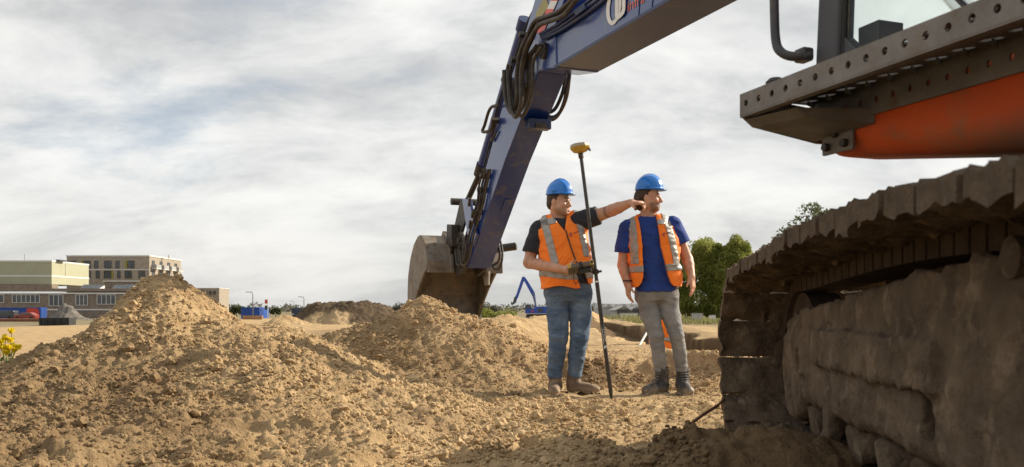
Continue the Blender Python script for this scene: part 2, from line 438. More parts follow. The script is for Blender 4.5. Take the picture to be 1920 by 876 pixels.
def h_ground(x, y):
    x = np.asarray(x, float); y = np.asarray(y, float)
    # the sand fill ends; the land beyond lies lower
    drop = np.maximum(ss(64, 86, y + 0.06 * np.abs(x)), ss(22, 40, y) * ss(-19, -30, x))
    drop = np.maximum(drop, ss(-60, -90, y)); drop = np.maximum(drop, ss(60, 90, np.abs(x)))
    z = -1.7 * drop
    # low terrace behind the two men, with a ragged step
    st = ss(8.25, 8.75, y + 0.30 * fbm2(x, y, 1.3, 3, 4)) * ss(0.15, 0.75, x + 0.12 * vnoise2(x * 2, y * 2, 6))
    z = z + 0.21 * st * (1 - ss(26, 44, y)) * (1 - drop)
    # trench running away on the right
    wob = 0.16 * fbm2(x * 0 + 1.7, y, 0.8, 3, 12) + 0.05 * vnoise2(x * 3, y * 5, 14)
    inside = ss(2.00, 2.12, x + wob) * (1 - ss(3.22, 3.36, x + wob)) * ss(9.4, 9.9, y) * (1 - ss(57, 60, y))
    z = z - 1.05 * inside
    bank = np.exp(-((x - 3.75 - 0.1 * fbm2(x, y, 1.5, 2, 31)) / 0.35) ** 2) * ss(9, 10.5, y) * (1 - ss(50, 60, y))
    z = z + 0.10 * bank
    near = np.exp(-(np.maximum(y - 12, 0) / 14) ** 2) * ss(-30, -14, x) * (1 - ss(14, 30, x))
    feet = np.exp(-(((x - 0.85) / 0.8) ** 2 + ((y - 7.3) / 0.45) ** 2))
    tr = ss(0.6, 0.9, x) * ss(0.5, 0.9, y) * (1 - ss(5.0, 5.4, y))         # under the tracks
    flat = ss(8.9, 9.6, y) * ss(0.5, 1.0, x) * (1 - ss(24, 30, y))
    z = z + clump(x, y, 0) * near * (1 - 0.75 * feet) * (1 - 0.7 * tr) * (1 - 0.6 * flat)
    z = z + 0.05 * fbm2(x, y, 0.35, 3, 40) * (1 - ss(60, 80, np.hypot(x, y))) * (1 - feet) * (1 - tr)
    # churned sand at the foot of the terrace, right of the men
    hp = np.exp(-(((x - 1.95) / 0.45) ** 2 + ((y - 8.7) / 0.5) ** 2)); z = z + 0.12 * hp * (1 + 2.0 * clump(x, y, 3))
    # boot prints in the foreground
    for (fx, fy, a, l, w, dp) in ((0.26, 5.05, 0.3, 0.17, 0.075, 0.085), (0.06, 4.62, -0.5, 0.15, 0.085, 0.10), (0.42, 4.66, 0.9, 0.16, 0.07, 0.06), (-0.02, 6.0, 1.0, 0.15, 0.07, 0.05), (0.55, 6.1, 1.2, 0.15, 0.07, 0.045)):
        c, s = math.cos(a), math.sin(a); u = (x - fx) * c + (y - fy) * s; v = -(x - fx) * s + (y - fy) * c
        e = np.sqrt((u / l) ** 2 + (v / w) ** 2); z = z - dp * (1 - ss(0.75, 1.1, e)) + 0.03 * np.exp(-((e - 1.25) / 0.22) ** 2)
    return z
def h_mound(x, y):
    dy = y - 6.9
    z = 0.60 * np.exp(-((x + 2.75) / 1.95) ** 2 - (dy / np.where(dy < 0, 2.5, 1.7)) ** 2)
    z = z + 0.58 * np.exp(-((x + 2.92) / 0.45) ** 2 - ((y - 7.2) / 0.75) ** 2) + 0.10 * np.exp(-((x + 2.55) / 0.35) ** 2 - ((y - 7.5) / 0.5) ** 2)
    z = z + 0.16 * np.exp(-((x + 0.75) / 0.9) ** 2 - ((y - 5.9) / 0.8) ** 2)
    z = z + 0.15 * np.exp(-((x + 1.6) / 1.6) ** 2 - ((y - 3.6) / 1.3) ** 2)
    z = z + 0.26 * np.exp(-((x + 1.75) / 0.62) ** 2 - ((y - 6.9) / 1.1) ** 2)
    z = z - 0.13 + 0.07 * fbm2(x, y, 0.8, 3, 50)
    # a slip face: a smooth hollow low on the slope
    e = np.hypot((x + 1.42) / 0.17, (y - 4.62) / 0.12); z = z - 0.055 * (1 - ss(0.4, 1.0, e))
    # big torn block by the lower edge
    bl = np.exp(-(((x + 0.12) / 0.19) ** 4 + ((y - 4.35) / 0.20) ** 4)); z = z + 0.15 * bl
    return z + clump(x, y, 60, 1.15) * ss(-0.1, 0.1, z) * (1 - 0.8 * (1 - ss(0.5, 1.0, e)))
def h_second(x, y):
    r = np.sqrt(((x + 3.3) / 0.72) ** 2 + ((y - 9.0) / 0.8) ** 2)
    return 0.98 * np.exp(-r ** 1.7) - 0.08 + clump(x, y, 75, 1.2)
def h_pile(x, y):
    r = np.sqrt(((x + 0.93) / 0.84) ** 2 + ((y - 9.15) / 0.92) ** 2) + 0.05 * fbm2(x, y, 1.2, 2, 80)
    z = 0.89 * np.exp(-(r ** 1.2)) - 0.06
    z = z + 0.28 * np.exp(-((x + 0.1) / 0.8) ** 2 - ((y - 8.9) / 0.6) ** 2) + 0.30 * np.exp(-((x + 2.05) / 0.75) ** 2 - ((y - 9.3) / 0.9) ** 2)
    return z + clump(x, y, 82, 1.0)
def h_berm(x, y):
    c = -0.35 + 0.125 * (y - 9.6)
    w = np.where(x > c, 0.85, 1.0)
    e = ss(9.2, 10.3, y) * (1 - ss(44, 56, y))
    z = (0.66 + 0.07 * fbm2(x * 0, y, 0.5, 2, 88)) * np.exp(-np.abs((x - c) / w) ** 1.7) * e - 0.07
    return z + clump(x, y, 90, 0.9)
def h_dark_heap(x, y):
    r = np.sqrt(((x - 1.05) / 0.75) ** 2 + ((y - 3.62) / 0.62) ** 2)
    return 0.30 * np.exp(-r ** 2) - 0.06 + clump(x, y, 97, 1.1) * (1 - 0.4 * ss(0.9, 1.1, x))
def shade_soil_tint(x, y):
    """dark sand tone: painted-in shade, the terrace step, and churned soil beside the track"""
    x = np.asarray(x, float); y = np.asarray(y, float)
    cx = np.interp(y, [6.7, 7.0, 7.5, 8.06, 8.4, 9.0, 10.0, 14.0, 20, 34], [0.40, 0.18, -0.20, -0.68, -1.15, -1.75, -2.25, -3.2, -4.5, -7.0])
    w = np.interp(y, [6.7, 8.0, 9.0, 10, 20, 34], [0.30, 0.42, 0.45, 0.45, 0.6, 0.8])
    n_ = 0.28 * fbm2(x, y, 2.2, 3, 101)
    a = 0.45 * (1 - ss(0.75, 1.15, np.abs(x - cx) / w + n_)) * ss(6.85, 7.2, y) * (1 - ss(28, 34, y))  # shade between mound and pile, painted as a dark strip
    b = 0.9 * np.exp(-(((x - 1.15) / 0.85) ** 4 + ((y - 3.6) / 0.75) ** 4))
    c = 0.80 * np.exp(-(((x - 1.0) / 0.75) ** 2 + ((y - 8.35) / 0.30) ** 2)) * ss(-0.4, 0.3, fbm2(x, y, 3, 3, 104) + 0.2)  # darker patch along the terrace step
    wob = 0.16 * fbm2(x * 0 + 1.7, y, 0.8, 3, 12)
    d = 0.95 * ss(2.02, 2.10, x + wob) * (1 - ss(3.36, 3.5, x + wob)) * ss(9.4, 9.8, y) * (1 - ss(57, 60, y))  # trench shade painted into the sand colour
    e = 0.65 * ss(-0.8, -2.2, x + 0.25 * (y - 4) + 0.5 * fbm2(x, y, 1.4, 3, 107)) * ss(7.0, 4.8, y + 0.6 * fbm2(x, y, 0.9, 2, 109)) * (y > 1)  # deep shade over the lower left slope, painted as darker sand
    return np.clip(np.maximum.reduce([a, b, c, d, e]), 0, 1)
def grid(name, xs, ys, fn, m, under=None, tintfn=shade_soil_tint, **kw):
    X, Y = np.meshgrid(xs, ys, indexing='ij'); Z = fn(X, Y)
    V = np.stack([X, Y, Z], -1).reshape(-1, 3); nx, ny = X.shape
    i = np.arange((nx - 1) * (ny - 1)); a = i // (ny - 1) * ny + i % (ny - 1)
    f = np.stack([a, a + ny, a + ny + 1, a + 1], 1)
    if under is not None:      # keep only what stands above the ground around it
        keepv = (Z > under(X, Y) - 0.05).ravel(); f = f[keepv[f].any(1)]
        used = np.zeros(len(V), bool); used[f] = True; re = np.cumsum(used) - 1; V = V[used]; f = re[f]
    me = mesh_np(name, V, f, True); set_attr(me, 'shade_soil_tint', tintfn(V[:, 0], V[:, 1])); me.materials.append(MATS[m])
    return link(name, me, **kw)
def axis(lo, hi, step, far_lo, far_hi, g=1.16):
    a = list(np.arange(lo, hi + 1e-6, step)); s = step; v = lo; L = []
    while v > far_lo: s *= g; v -= s; L.append(v)
    s = step; v = hi; R_ = []
    while v < far_hi: s *= g; v += s; R_.append(v)
    return np.array(L[::-1] + a + R_)
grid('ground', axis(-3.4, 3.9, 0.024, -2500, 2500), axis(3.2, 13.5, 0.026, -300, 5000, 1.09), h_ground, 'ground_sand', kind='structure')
gm_ = bpy.data.objects['ground'].data; gv = np.empty(len(gm_.vertices) * 3, np.float32); gm_.vertices.foreach_get('co', gv); gv = gv.reshape(-1, 3)
fx_, fy_ = gv[:, 0], gv[:, 1]; fn_ = fbm2(fx_, fy_, .12, 3, 230)
set_attr(gm_, 'field', np.clip(np.maximum(ss(58, 80, fy_ + 8 * fn_), .85 * ss(5.2, 7.5, fx_ + 1.2 * fn_) * ss(20, 27, fy_ + 3 * fn_)), 0, 1))
def ground_other(x, y): return h_ground(x, y)
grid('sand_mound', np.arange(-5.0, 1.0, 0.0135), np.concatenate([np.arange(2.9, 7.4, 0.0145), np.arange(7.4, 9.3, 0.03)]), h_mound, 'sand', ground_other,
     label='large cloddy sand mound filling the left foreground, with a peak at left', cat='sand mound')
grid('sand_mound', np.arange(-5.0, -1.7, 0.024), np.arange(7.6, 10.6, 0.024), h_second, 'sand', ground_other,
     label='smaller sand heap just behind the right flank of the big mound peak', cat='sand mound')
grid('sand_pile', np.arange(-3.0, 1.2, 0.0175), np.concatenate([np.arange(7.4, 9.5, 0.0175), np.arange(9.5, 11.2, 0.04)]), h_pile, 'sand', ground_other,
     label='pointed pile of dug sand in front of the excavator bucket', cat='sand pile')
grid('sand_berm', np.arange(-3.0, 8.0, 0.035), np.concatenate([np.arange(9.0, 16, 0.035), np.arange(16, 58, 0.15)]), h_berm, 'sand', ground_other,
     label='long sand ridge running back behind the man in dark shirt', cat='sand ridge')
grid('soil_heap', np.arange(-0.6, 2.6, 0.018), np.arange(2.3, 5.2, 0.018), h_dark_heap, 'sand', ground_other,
     label='low heap of dark churned soil beside the excavator track', cat='soil heap')
# heaps further off
def heap(name, c, rx, ry, h, m, label, cat, step, tintfn, seed, amp=1.0, cs=1.0, e=1.6, flat=0.0):
    x0, y0 = c
    def fn(x, y):
        r = np.sqrt(((x - x0) / rx) ** 2 + ((y - y0) / ry) ** 2) + 0.10 * fbm2(x, y, 1.1 / rx, 3, seed)
        z = h * np.minimum(1.25 * np.exp(-np.maximum(r - flat, 0) ** e * 1.6), 1.0 + 0.12 * fbm2(x, y, 2.2 / rx, 3, seed + 3)) + h_ground(np.array([x0]), np.array([y0]))[0] - 0.10 * h
        return z + clump(x * cs, y * cs, seed + 5, amp)
    return grid(name, np.arange(x0 - 2 * rx, x0 + 2 * rx, step), np.arange(y0 - 2 * ry, y0 + 2 * ry, step), fn, m, h_ground, tintfn, label=label, cat=cat)
heap('soil_pile', (-7.6, 40.0), 2.05, 2.0, 1.12, 'dark_soil', 'long dark soil pile on the flat sand in the middle distance', 'soil pile', 0.06,
     lambda x, y: 0.9 * ss(0.05, 0.5, -(x + 8.3) * 0.35 - (y - 39.2) * 0.75 + 0.45 * fbm2(x, y, 1.3, 3, 7) - 0.75), 120, 3.0, 0.35, 2.2, 0.35)
heap('soil_pile', (-5.3, 44.0), 1.3, 1.2, 0.75, 'dark_soil', 'low dark soil pile tucked beside the bucket', 'soil pile', 0.06, lambda x, y: x * 0, 131, 2.5, 0.4)
heap('sand_heap', (-9.9, 37.0), 0.85, 0.8, 0.42, 'sand', 'small lumpy sand heap in front of the dark blue truck', 'sand heap', 0.05, lambda x, y: x * 0, 140, 1.6, 0.6)
heap('gravel_heap', (-92.0, 176.0), 3.3, 3.0, 3.0, 'gravel' if 'gravel' in MATS else mat('gravel', (0.10, 0.09, 0.08), (0.20, 0.18, 0.16), rough=0.95, scale=1.2, bump=1, bscale=2.0, bdist=0.4).name,
     'grey rubble heap behind the black skip near the brick building', 'rubble heap', 0.22, lambda x, y: x * 0, 150, 9.0, 0.12)

def surf(x, y):
    z = h_ground(x, y)
    for fn, b in ((h_mound, (-5.6, 1.0, 2.3, 9.4)), (h_second, (-5, -1.7, 7.6, 10.6)), (h_pile, (-3, 1.2, 7.4, 11.2)), (h_berm, (-3, 8, 9, 58)), (h_dark_heap, (-.6, 2.6, 2.3, 5.2))):
        m = (x > b[0]) & (x < b[1]) & (y > b[2]) & (y < b[3])
        if m.any(): z[m] = np.maximum(z[m], fn(x[m], y[m]))
    return z
# loose clods lying all over the dug sand
def clod_variants(sub, k):
    r = []
    for i in range(k):
        bm = bmesh.new(); bmesh.ops.create_icosphere(bm, subdivisions=sub, radius=1.0)
        v = np.array([q.co[:] for q in bm.verts]); f = np.array([[w.index for w in p.verts] for p in bm.faces]); bm.free()
        n_ = v / np.linalg.norm(v, axis=1)[:, None]; q = n_ * 1.4 + i * 7.7
        rr = 1 + 0.45 * vnoise3(q[:, 0], q[:, 1], q[:, 2]) + 0.38 * vnoise3(q[:, 0] * 2.6, q[:, 1] * 2.6, q[:, 2] * 2.6) + (0.13 if sub < 3 else 0.03) * rng.standard_normal(len(v))
        r.append((n_ * rr[:, None] * np.array([1, rng.uniform(.75, 1.1), rng.uniform(.8, 1.05)]), f))
    return r
def scatter(name, n, xr, yr, smin, smax, sub, power, label, dens=None, clear=True):
    x = rng.uniform(*xr, n * 3)
    u = rng.random(n * 3); y = (yr[0] ** power + u * (yr[1] ** power - yr[0] ** power)) ** (1 / power)
    ok = np.abs(x) < y * 0.62 + 0.3
    ok &= ~((x > 0.55 + 0.07 * y) & (y < 5.6))
    g = fbm2(x, y, 1.1, 3, 200) + 0.4 * fbm2(x, y, 4.0, 2, 204); ok &= rng.random(len(x)) < np.clip(0.65 + 0.8 * g, 0.3, 1)
    if clear: ok &= ~(((x - 0.85) / 0.75) ** 2 + ((y - 7.42) / 0.3) ** 2 < 1)
    ok &= ~((x > 0.7) & (y > 8.65) & (rng.random(len(x)) < 0.8))
    ok &= np.hypot((x + 1.42) / 0.2, (y - 4.62) / 0.15) > 1
    x, y = x[ok][:n], y[ok][:n]; n = len(x)
    z = surf(x, y); s = smin * (smax / smin) ** (rng.random(n) ** 2.6)
    var = clod_variants(sub, 7); Vs = []; Fs = []; D = []; o = 0; dm = shade_soil_tint(x, y); pick = rng.integers(0, 7, n); ang = rng.uniform(0, 6.28, n)
    for i in range(7):
        k = np.nonzero(pick == i)[0]; v, f = var[i]
        c, sn = np.cos(ang[k])[:, None], np.sin(ang[k])[:, None]
        X = (v[None, :, 0] * c - v[None, :, 1] * sn) * s[k][:, None] + x[k][:, None]; Y = (v[None, :, 0] * sn + v[None, :, 1] * c) * s[k][:, None] + y[k][:, None]
        Z = v[None, :, 2] * s[k][:, None] + (z[k] + 0.25 * s[k])[:, None]
        Vs.append(np.stack([X, Y, Z], -1).reshape(-1, 3)); Fs.append((f[None] + (np.arange(len(k)) * len(v))[:, None, None]).reshape(-1, 3) + o); o += len(k) * len(v)
        D.append(np.repeat(dm[k], len(v)))
    me = mesh_np(name, np.concatenate(Vs), np.concatenate(Fs), False); set_attr(me, 'shade_soil_tint', np.concatenate(D)); me.materials.append(MATS['sand_clod'])
    return link(name, me, kind='stuff', label=label, cat='sand clods')
if 1: scatter('sand_clods', 2200, (-5.2, 2.4), (2.9, 10.8), 0.014, 0.045, 2, 1.1, 'lumps of sand strewn over the mound and the ground')
if 1: scatter('sand_crumbs', 62000, (-4.9, 2.4), (2.9, 10.6), 0.0055, 0.0155, 1, 0.8, 'fine crumbs of sand between the larger lumps')

if 1: scatter('sand_lumps', 60, (-4.4, 1.0), (3.3, 7.0), 0.030, 0.060, 3, 1.0, 'larger broken lumps of sand lying in the foreground')
# ------------------------------------------------------------------ the excavator
mat('blue_paint', (0.006, 0.028, 0.165), (0.009, 0.036, 0.19), rough=0.26, scale=2.5, coat=0.5, bump=0.05, bscale=30, extra=[((0.11, 0.10, 0.09), 7, 0.55, 0.82)])
mat('blue_dark', (0.010, 0.022, 0.09), (0.013, 0.028, 0.11), rough=0.4, scale=3, extra=[((0.08, 0.07, 0.06), 6, 0.55, 0.85)])
mat('orange_paint', (0.64, 0.10, 0.02), (0.54, 0.08, 0.018), rough=0.6, scale=2, spec=.25, attr='mud', attrcol=(0.13, 0.09, 0.055), extra=[((0.27, 0.13, 0.06), 8, 0.54, 0.80), ((0.30, 0.17, 0.09), 2.5, 0.55, 0.75)])
mat('steel_grey', (0.22, 0.205, 0.188), (0.15, 0.135, 0.118), rough=0.6, metal=0.35, scale=8, bump=0.25, bscale=60, extra=[((0.16, 0.115, 0.075), 11, 0.50, 0.72)])
mat('bucket_steel', (0.23, 0.205, 0.17), (0.145, 0.12, 0.094), rough=0.6, metal=0.3, scale=5, bump=0.3, bscale=45, extra=[((0.28, 0.21, 0.135), 6, 0.50, 0.7), ((0.09, 0.055, 0.035), 10, 0.56, 0.72)])
mat('black_rubber', (0.014, 0.013, 0.012), (0.03, 0.027, 0.024), rough=0.6, scale=12, bump=0.15, bscale=90)
mat('dusty_hose', (0.02, 0.018, 0.016), (0.075, 0.06, 0.045), rough=0.6, scale=9, bump=0.3, bscale=120)
mat('dark_steel', (0.035, 0.031, 0.028), (0.08, 0.066, 0.052), rough=0.55, metal=0.4, scale=9, bump=0.2, bscale=50)
mat('chrome', (0.75, 0.74, 0.72), rough=0.15, metal=1.0)
mat('white_decal', (0.78, 0.78, 0.76), (0.70, 0.70, 0.68), rough=0.45, scale=6)
mat('red_decal', (0.72, 0.055, 0.02), (0.62, 0.05, 0.02), rough=0.35, scale=6)
mat('olive_decal', (0.38, 0.33, 0.11), (0.30, 0.26, 0.09), rough=0.5, scale=9)
mat('orange_letter', (0.68, 0.13, 0.05), rough=0.45)
mat('cab_grey', (0.045, 0.047, 0.055), (0.06, 0.06, 0.066), rough=0.45, scale=4, extra=[((0.11, 0.09, 0.065), 9, 0.55, 0.8)])
mat('black_plastic', (0.018, 0.018, 0.019), (0.03, 0.03, 0.03), rough=0.5, scale=10)
g = bpy.data.materials.new('glass'); g.use_nodes = True
gn = g.node_tree.nodes; gl = g.node_tree.links
for n_ in list(gn): gn.remove(n_)
go = gn.new('ShaderNodeOutputMaterial'); gm = gn.new('ShaderNodeMixShader'); gt = gn.new('ShaderNodeBsdfTransparent'); gg = gn.new('ShaderNodeBsdfGlossy')
gt.inputs[0].default_value = (0.965, 0.985, 0.97, 1); gg.inputs['Roughness'].default_value = 0.03
fr = gn.new('ShaderNodeFresnel'); fr.inputs[0].default_value = 1.16
gl.new(fr.outputs[0], gm.inputs[0]); gl.new(gt.outputs[0], gm.inputs[1]); gl.new(gg.outputs[0], gm.inputs[2]); gl.new(gm.outputs[0], go.inputs[0])
MATS['glass'] = g

MC = Vector((2.56, 2.50, 0)); HD = math.radians(20.0)
MF = Vector((-math.sin(HD), math.cos(HD), 0)); MR = Vector((math.cos(HD), math.sin(HD), 0)); UZ = Vector((0, 0, 1))
def M(t, s, z): return MC + MF * t + MR * s + UZ * z
def mpix(px, py, s):
    """where the sight line through a photo point meets the machine's fore-and-aft plane at side offset s"""
    xp = (px - 960) / FPX; o = MC + MR * s
    t = (o.x - xp * o.y) / (xp * MF.y - MF.x); d = o.y + MF.y * t
    return t, CAMZ - (py - HOR) / FPX * d
def HP(px, py, s): t, z = mpix(px, py, s); return M(t, s, z)
def side(poly, s0, s1, pxs=True):
    P = [mpix(a, b, s0) for a, b in poly] if pxs else poly
    return MB().prism([M(t, s0, z) for t, z in P], MR * (s1 - s0))
ROTM = Matrix((MR, MF, UZ)).transposed()      # local (s, t, z) -> world

_hd = math.atan2(660, FPX); _F = Vector((-math.sin(_hd), math.cos(_hd), 0)); _R = Vector((math.cos(_hd), math.sin(_hd), 0))
def MO(t, s, z):
    """bucket drawing coordinates -> machine plane"""
    p = MC + _F * t + _R * s; return HP(960 + FPX * p.x / p.y, HOR - FPX * (z - CAMZ) / p.y, s * 1.13)
ex = thing('excavator', (MC.x, MC.y, 0), 'large muddy crawler excavator with blue boom and orange lower body at right', 'excavator')
# ---- boom
b0 = mpix(1041, 126, -.25); b1 = mpix(1251, 2, -.25)
sl_ = (b1[1] - b0[1]) / (b1[0] - b0[0]); tb = 2.7; bb = (tb, b0[1] + sl_ * (tb - b0[0]))
u0 = mpix(1046, 47, -.25); u1 = mpix(1113, 0, -.25)
su = (u1[1] - u0[1]) / (u1[0] - u0[0]); ub = (tb + 0.25, min(u0[1] + su * (tb + .25 - u0[0]), bb[1] + 0.95))
n0 = mpix(1007, 131, -.25); n1 = mpix(1003, 98, -.25); n2 = mpix(1015, 62, -.25)
poly = [b0, bb, (1.3, 2.35), (0.45, 1.62), (0.25, 1.78), (0.28, 2.05), (1.1, 2.95), (2.1, ub[1] - .06), ub, u0, n2, n1, n0]
boom = MB().prism([M(t, -.25, z) for t, z in poly], MR * .40).build('boom', 'blue_paint', ex, bevel=0.006)
# edge flanges, seam and nose casting
def bar(a, b, w, h): 
    return MB().tube([a, b], w, 6)
fl = MB(); fl.prism([M(b0[0], -.262, b0[1] - .012), M(bb[0], -.262, bb[1] - .012), M(bb[0], -.262, bb[1] + .012), M(b0[0], -.262, b0[1] + .012)], MR * .424)
fl.build('lower_flange', 'blue_dark', boom)
nz = [mpix(a, b, -.265) for a, b in ((1043, 128), (1008, 134), (1001, 100), (1012, 62), (1040, 50))]
MB().prism([M(t, -.262, z) for t, z in nz], MR * .424).build('nose_casting', 'blue_paint', boom, bevel=0.015)
bt = [mpix(1099, 140, .13), mpix(996, 134, -.26)]
for a, b in (((1197, 33), (1200, 0)), ((1222, 20), (1225, -10))): MB().tube([HP(*a, -.252), HP(*b, -.252)], .004, 5).build('weld_seam', 'blue_dark', boom)
pv = mpix(1020, 96, -.27); MB().cyl(M(pv[0], -.29, pv[1]), M(pv[0], .16, pv[1]), .075, 20).build('pivot_pin', 'dark_steel', boom, smooth=True)
def px_strip(name, pts, s, m, parent, th=.003):
    return MB().prism([HP(a, b, s) for a, b in pts], MR * -th).build(name, m, parent)
Z8 = lambda x, y: (980 + x / 4.8, y / 4.8)
lg = MB()      # the company mark: a round bowl with a stem, then a hooked stem
ring = []
for k in range(28):
    a = 2 * math.pi * k / 28; ring.append((math.cos(a), math.sin(a)))
def bowl(cx, cy, rx, ry, sk): return [Z8(cx + rx * x - sk * ry * y, cy + ry * y) for x, y in ring]
o_ = bowl(822, 60, 66, 168, 0.10); i_ = bowl(824, 58, 38, 132, 0.10)
for k in range(28):
    q = (k + 1) % 28; lg.prism([HP(*o_[k], -.2545), HP(*o_[q], -.2545), HP(*i_[q], -.2545), HP(*i_[k], -.2545)], MR * -.003)
lg.prism([HP(*Z8(x, y), -.2585) for x, y in ((836, -220), (864, -238), (860, 120), (880, 140), (884, 160), (852, 186), (834, 150))], MR * -.003)
lg.prism([HP(*Z8(x, y), -.2625) for x, y in ((900, -120), (930, -138), (924, 90), (912, 128), (884, 160), (874, 146), (866, 128), (888, 108), (896, 84))], MR * -.003)
lg.build('logo_mark', 'white_decal', boom)
tv, tf = text_flat('infra', 1.0)
def infra(u, v, w):
    x = 938 + u * 88 + v * 8; y = 112 - u * 53 - v * 148; return HP(*Z8(x, y), -.2545)
mapped('logo_lettering', tv, tf, infra, 'orange_letter', boom)
# steel pipes along the upper left edge of the boom
for k, (o1, o2) in enumerate(((0, 0), (7, 5), (14, 9))):
    pts = [HP(1150 + o1, -40 + o2, -.27), HP(1112 + o1, -4 + o2, -.27), HP(1060 + o1 * .7, 36 + o2, -.275), HP(1036 + o1 * .5, 52 + o2, -.28), HP(1013 + o1 * .3, 64 + o2, -.29)]
    MB().tube(spline(pts, 5), .015, 8).build('hydraulic_pipe', 'blue_dark', boom, smooth=True)
px_strip('clamp', ((1078, 20), (1096, 8), (1102, 16), (1084, 30)), -.285, 'blue_dark', boom, .02)
# ---- boom cylinders
for s in (.24,):
    cb = MB().cyl(M(.95, s, 1.30), M(1.55, s, 2.05), .085, 16).build('boom_cylinder', 'blue_paint', ex, smooth=True)
    MB().cyl(M(1.55, s, 2.05), M(2.1, s, 2.75), .05, 14).build('piston_rod', 'chrome', cb, smooth=True)
# ---- stick
rear = [(1068, -30), (1010, 137), (947, 300), (889, 470), (878, 503)]
front = [(866, 494), (874, 440), (898, 360), (915, 300), (946, 185), (975, 95), (997, 20), (1012, -32)]
stick = side(rear + front, -.20, .09).build('stick', 'blue_paint', ex, bevel=0.006)
def face_pts(px, py, s): return HP(px, py, s)
# work light bracket and inspection plates on the underside of the stick
t1, z1 = mpix(975, 228, -.2); 
bx = MB(); c = M(t1 - .06, -.02, z1 - .03); bx.box(c, (.24, .12, .10), ROTM); bx.build('light_bracket', 'blue_dark', stick, bevel=.008)
MB().box(M(t1 - .125, -.02, z1 - .055), (.12, .02, .05), ROTM).build('work_light', 'dark_steel', stick)
t2, z2 = mpix(934, 333, -.2); dvec = (M(*[mpix(1010, 137, -.2)[0], -.2, mpix(1010, 137, -.2)[1]]) - M(mpix(889, 470, -.2)[0], -.2, mpix(889, 470, -.2)[1])).normalized()
nrm = dvec.cross(MR).normalized(); nrm = nrm if nrm.dot(MF) < 0 else -nrm
SR = Matrix((MR, dvec, nrm)).transposed()
def on_rear(px, py, ds, size, name, m, lift=0.0):
    return MB().box(HP(px, py, -.2) + MR * ds + nrm * (size[2] / 2 + lift), size, SR).build(name, m, stick, bevel=.004)
on_rear(918, 385, .19, (.075, .22, .012), 'cover_plate', 'blue_paint')
on_rear(960, 265, .135, (.22, .012, .006), 'weld_seam', 'blue_dark')
# warning stripes and the olive plate at the head of the stick
for k in range(6):
    a, b = k / 6, (k + 1) / 6; L = lambda q: (1052 - 40 * q, -28 + 90 * q)
    x0, y0 = L(a); x1, y1 = L(b); px_strip('warning_stripe', ((x0 - 6, y0), (x0 + 7, y0), (x1 + 7, y1), (x1 - 6, y1)), -.204, 'white_decal' if k % 2 == 0 else 'red_decal', stick)
px_strip('plate', ((1022, -8), (1030, 12), (1008, 42), (1002, 44), (1006, 24)), -.203, 'olive_decal', stick)
# bucket cylinder along the front of the stick
bc = MB().tube([HP(984, 44, -.06), HP(900, 325, -.06)], .062, 16).build('bucket_cylinder', 'blue_paint', ex, smooth=True)
MB().tube([HP(900, 325, -.06), HP(873, 384, -.06)], .036, 14).build('piston_rod', 'dark_steel', bc, smooth=True)
MB().tube([HP(986, 36, -.06), HP(980, 58, -.06)], .08, 14).build('cylinder_eye', 'blue_dark', bc, smooth=True)
MB().tube([HP(905, 308, -.06), HP(899, 328, -.06)], .075, 14).build('gland', 'dark_steel', bc, smooth=True)
# links between cylinder, stick and bucket
for s in (-.24, .11):
    MB().prism([HP(a, b, s) for a, b in ((866, 372), (880, 376), (893, 440), (886, 462), (876, 440))], MR * .035).build('tipping_link', 'blue_paint', ex, bevel=.006)
for s in (-.20, .07):
    MB().prism([HP(a, b, s) for a, b in ((862, 378), (874, 370), (880, 384), (862, 448), (850, 452), (848, 440))], MR * .03).build('bucket_link', 'dark_steel', ex, bevel=.005)
def pin(px, py, s0, s1, r, name='pin', m='dark_steel', parent=None):
    t, z = mpix(px, py, (s0 + s1) / 2); return MB().cyl(M(t, s0, z), M(t, s1, z), r, 18).build(name, m, parent or ex, smooth=True)
pin(870, 379, -.235, .11, .045); pin(886, 452, -.26, .13, .045); pin(868, 492, -.27, .14, .055)
# ---- quick coupler and bucket
t0, z0 = mpix(856, 470, -.2)
cp = MB()
for s in (-.20, .03):
    cp.prism([MO(t, s, z) for t, z in ((7.55, 1.32), (7.62, 1.52), (7.78, 1.62), (8.02, 1.58), (8.20, 1.42), (8.12, 1.20), (7.85, 1.12), (7.62, 1.18))], MR * .045)
cp.box(MO(7.85, -.07, 1.34), (.2, .38, .2), ROTM)
coupler = cp.build('quick_coupler', 'dark_steel', ex, bevel=.012)
MB().prism([MO(t, -.27, z) for t, z in ((7.86, 1.45), (7.86, 1.70), (8.03, 1.72), (8.06, 1.50))], MR * .10).build('lock_housing', 'dark_steel', coupler, bevel=.01)
SL, SRt = -.515, .385
prof = [(8.00, 1.30), (8.08, 1.50), (8.22, 1.60), (8.38, 1.60), (8.54, 1.52), (8.70, 1.36), (8.80, 1.15), (8.83, .92), (8.80, .72), (8.755, .60)]
mouth = [(8.70, .66), (8.56, .80), (8.36, .98), (8.20, 1.10), (8.10, 1.17), (8.00, 1.20)]
bucket = MB()
th = .028
inn = []
for i, (t, z) in enumerate(prof):
    a = Vector(prof[max(i - 1, 0)]); b = Vector(prof[min(i + 1, len(prof) - 1)]); d = (b - a).normalized(); inn.append((t - (-d.y) * -th * -1 if False else t + d.y * th, z - d.x * th))
for i in range(len(prof) - 1):
    bucket.prism([MO(*((prof[i][0], SL + .004, prof[i][1]))), MO(prof[i + 1][0], SL + .004, prof[i + 1][1]), MO(inn[i + 1][0], SL + .004, inn[i + 1][1]), MO(inn[i][0], SL + .004, inn[i][1])], MR * (SRt - SL - .008) * 1.13)
bk = bucket.build('bucket', 'bucket_steel', ex)
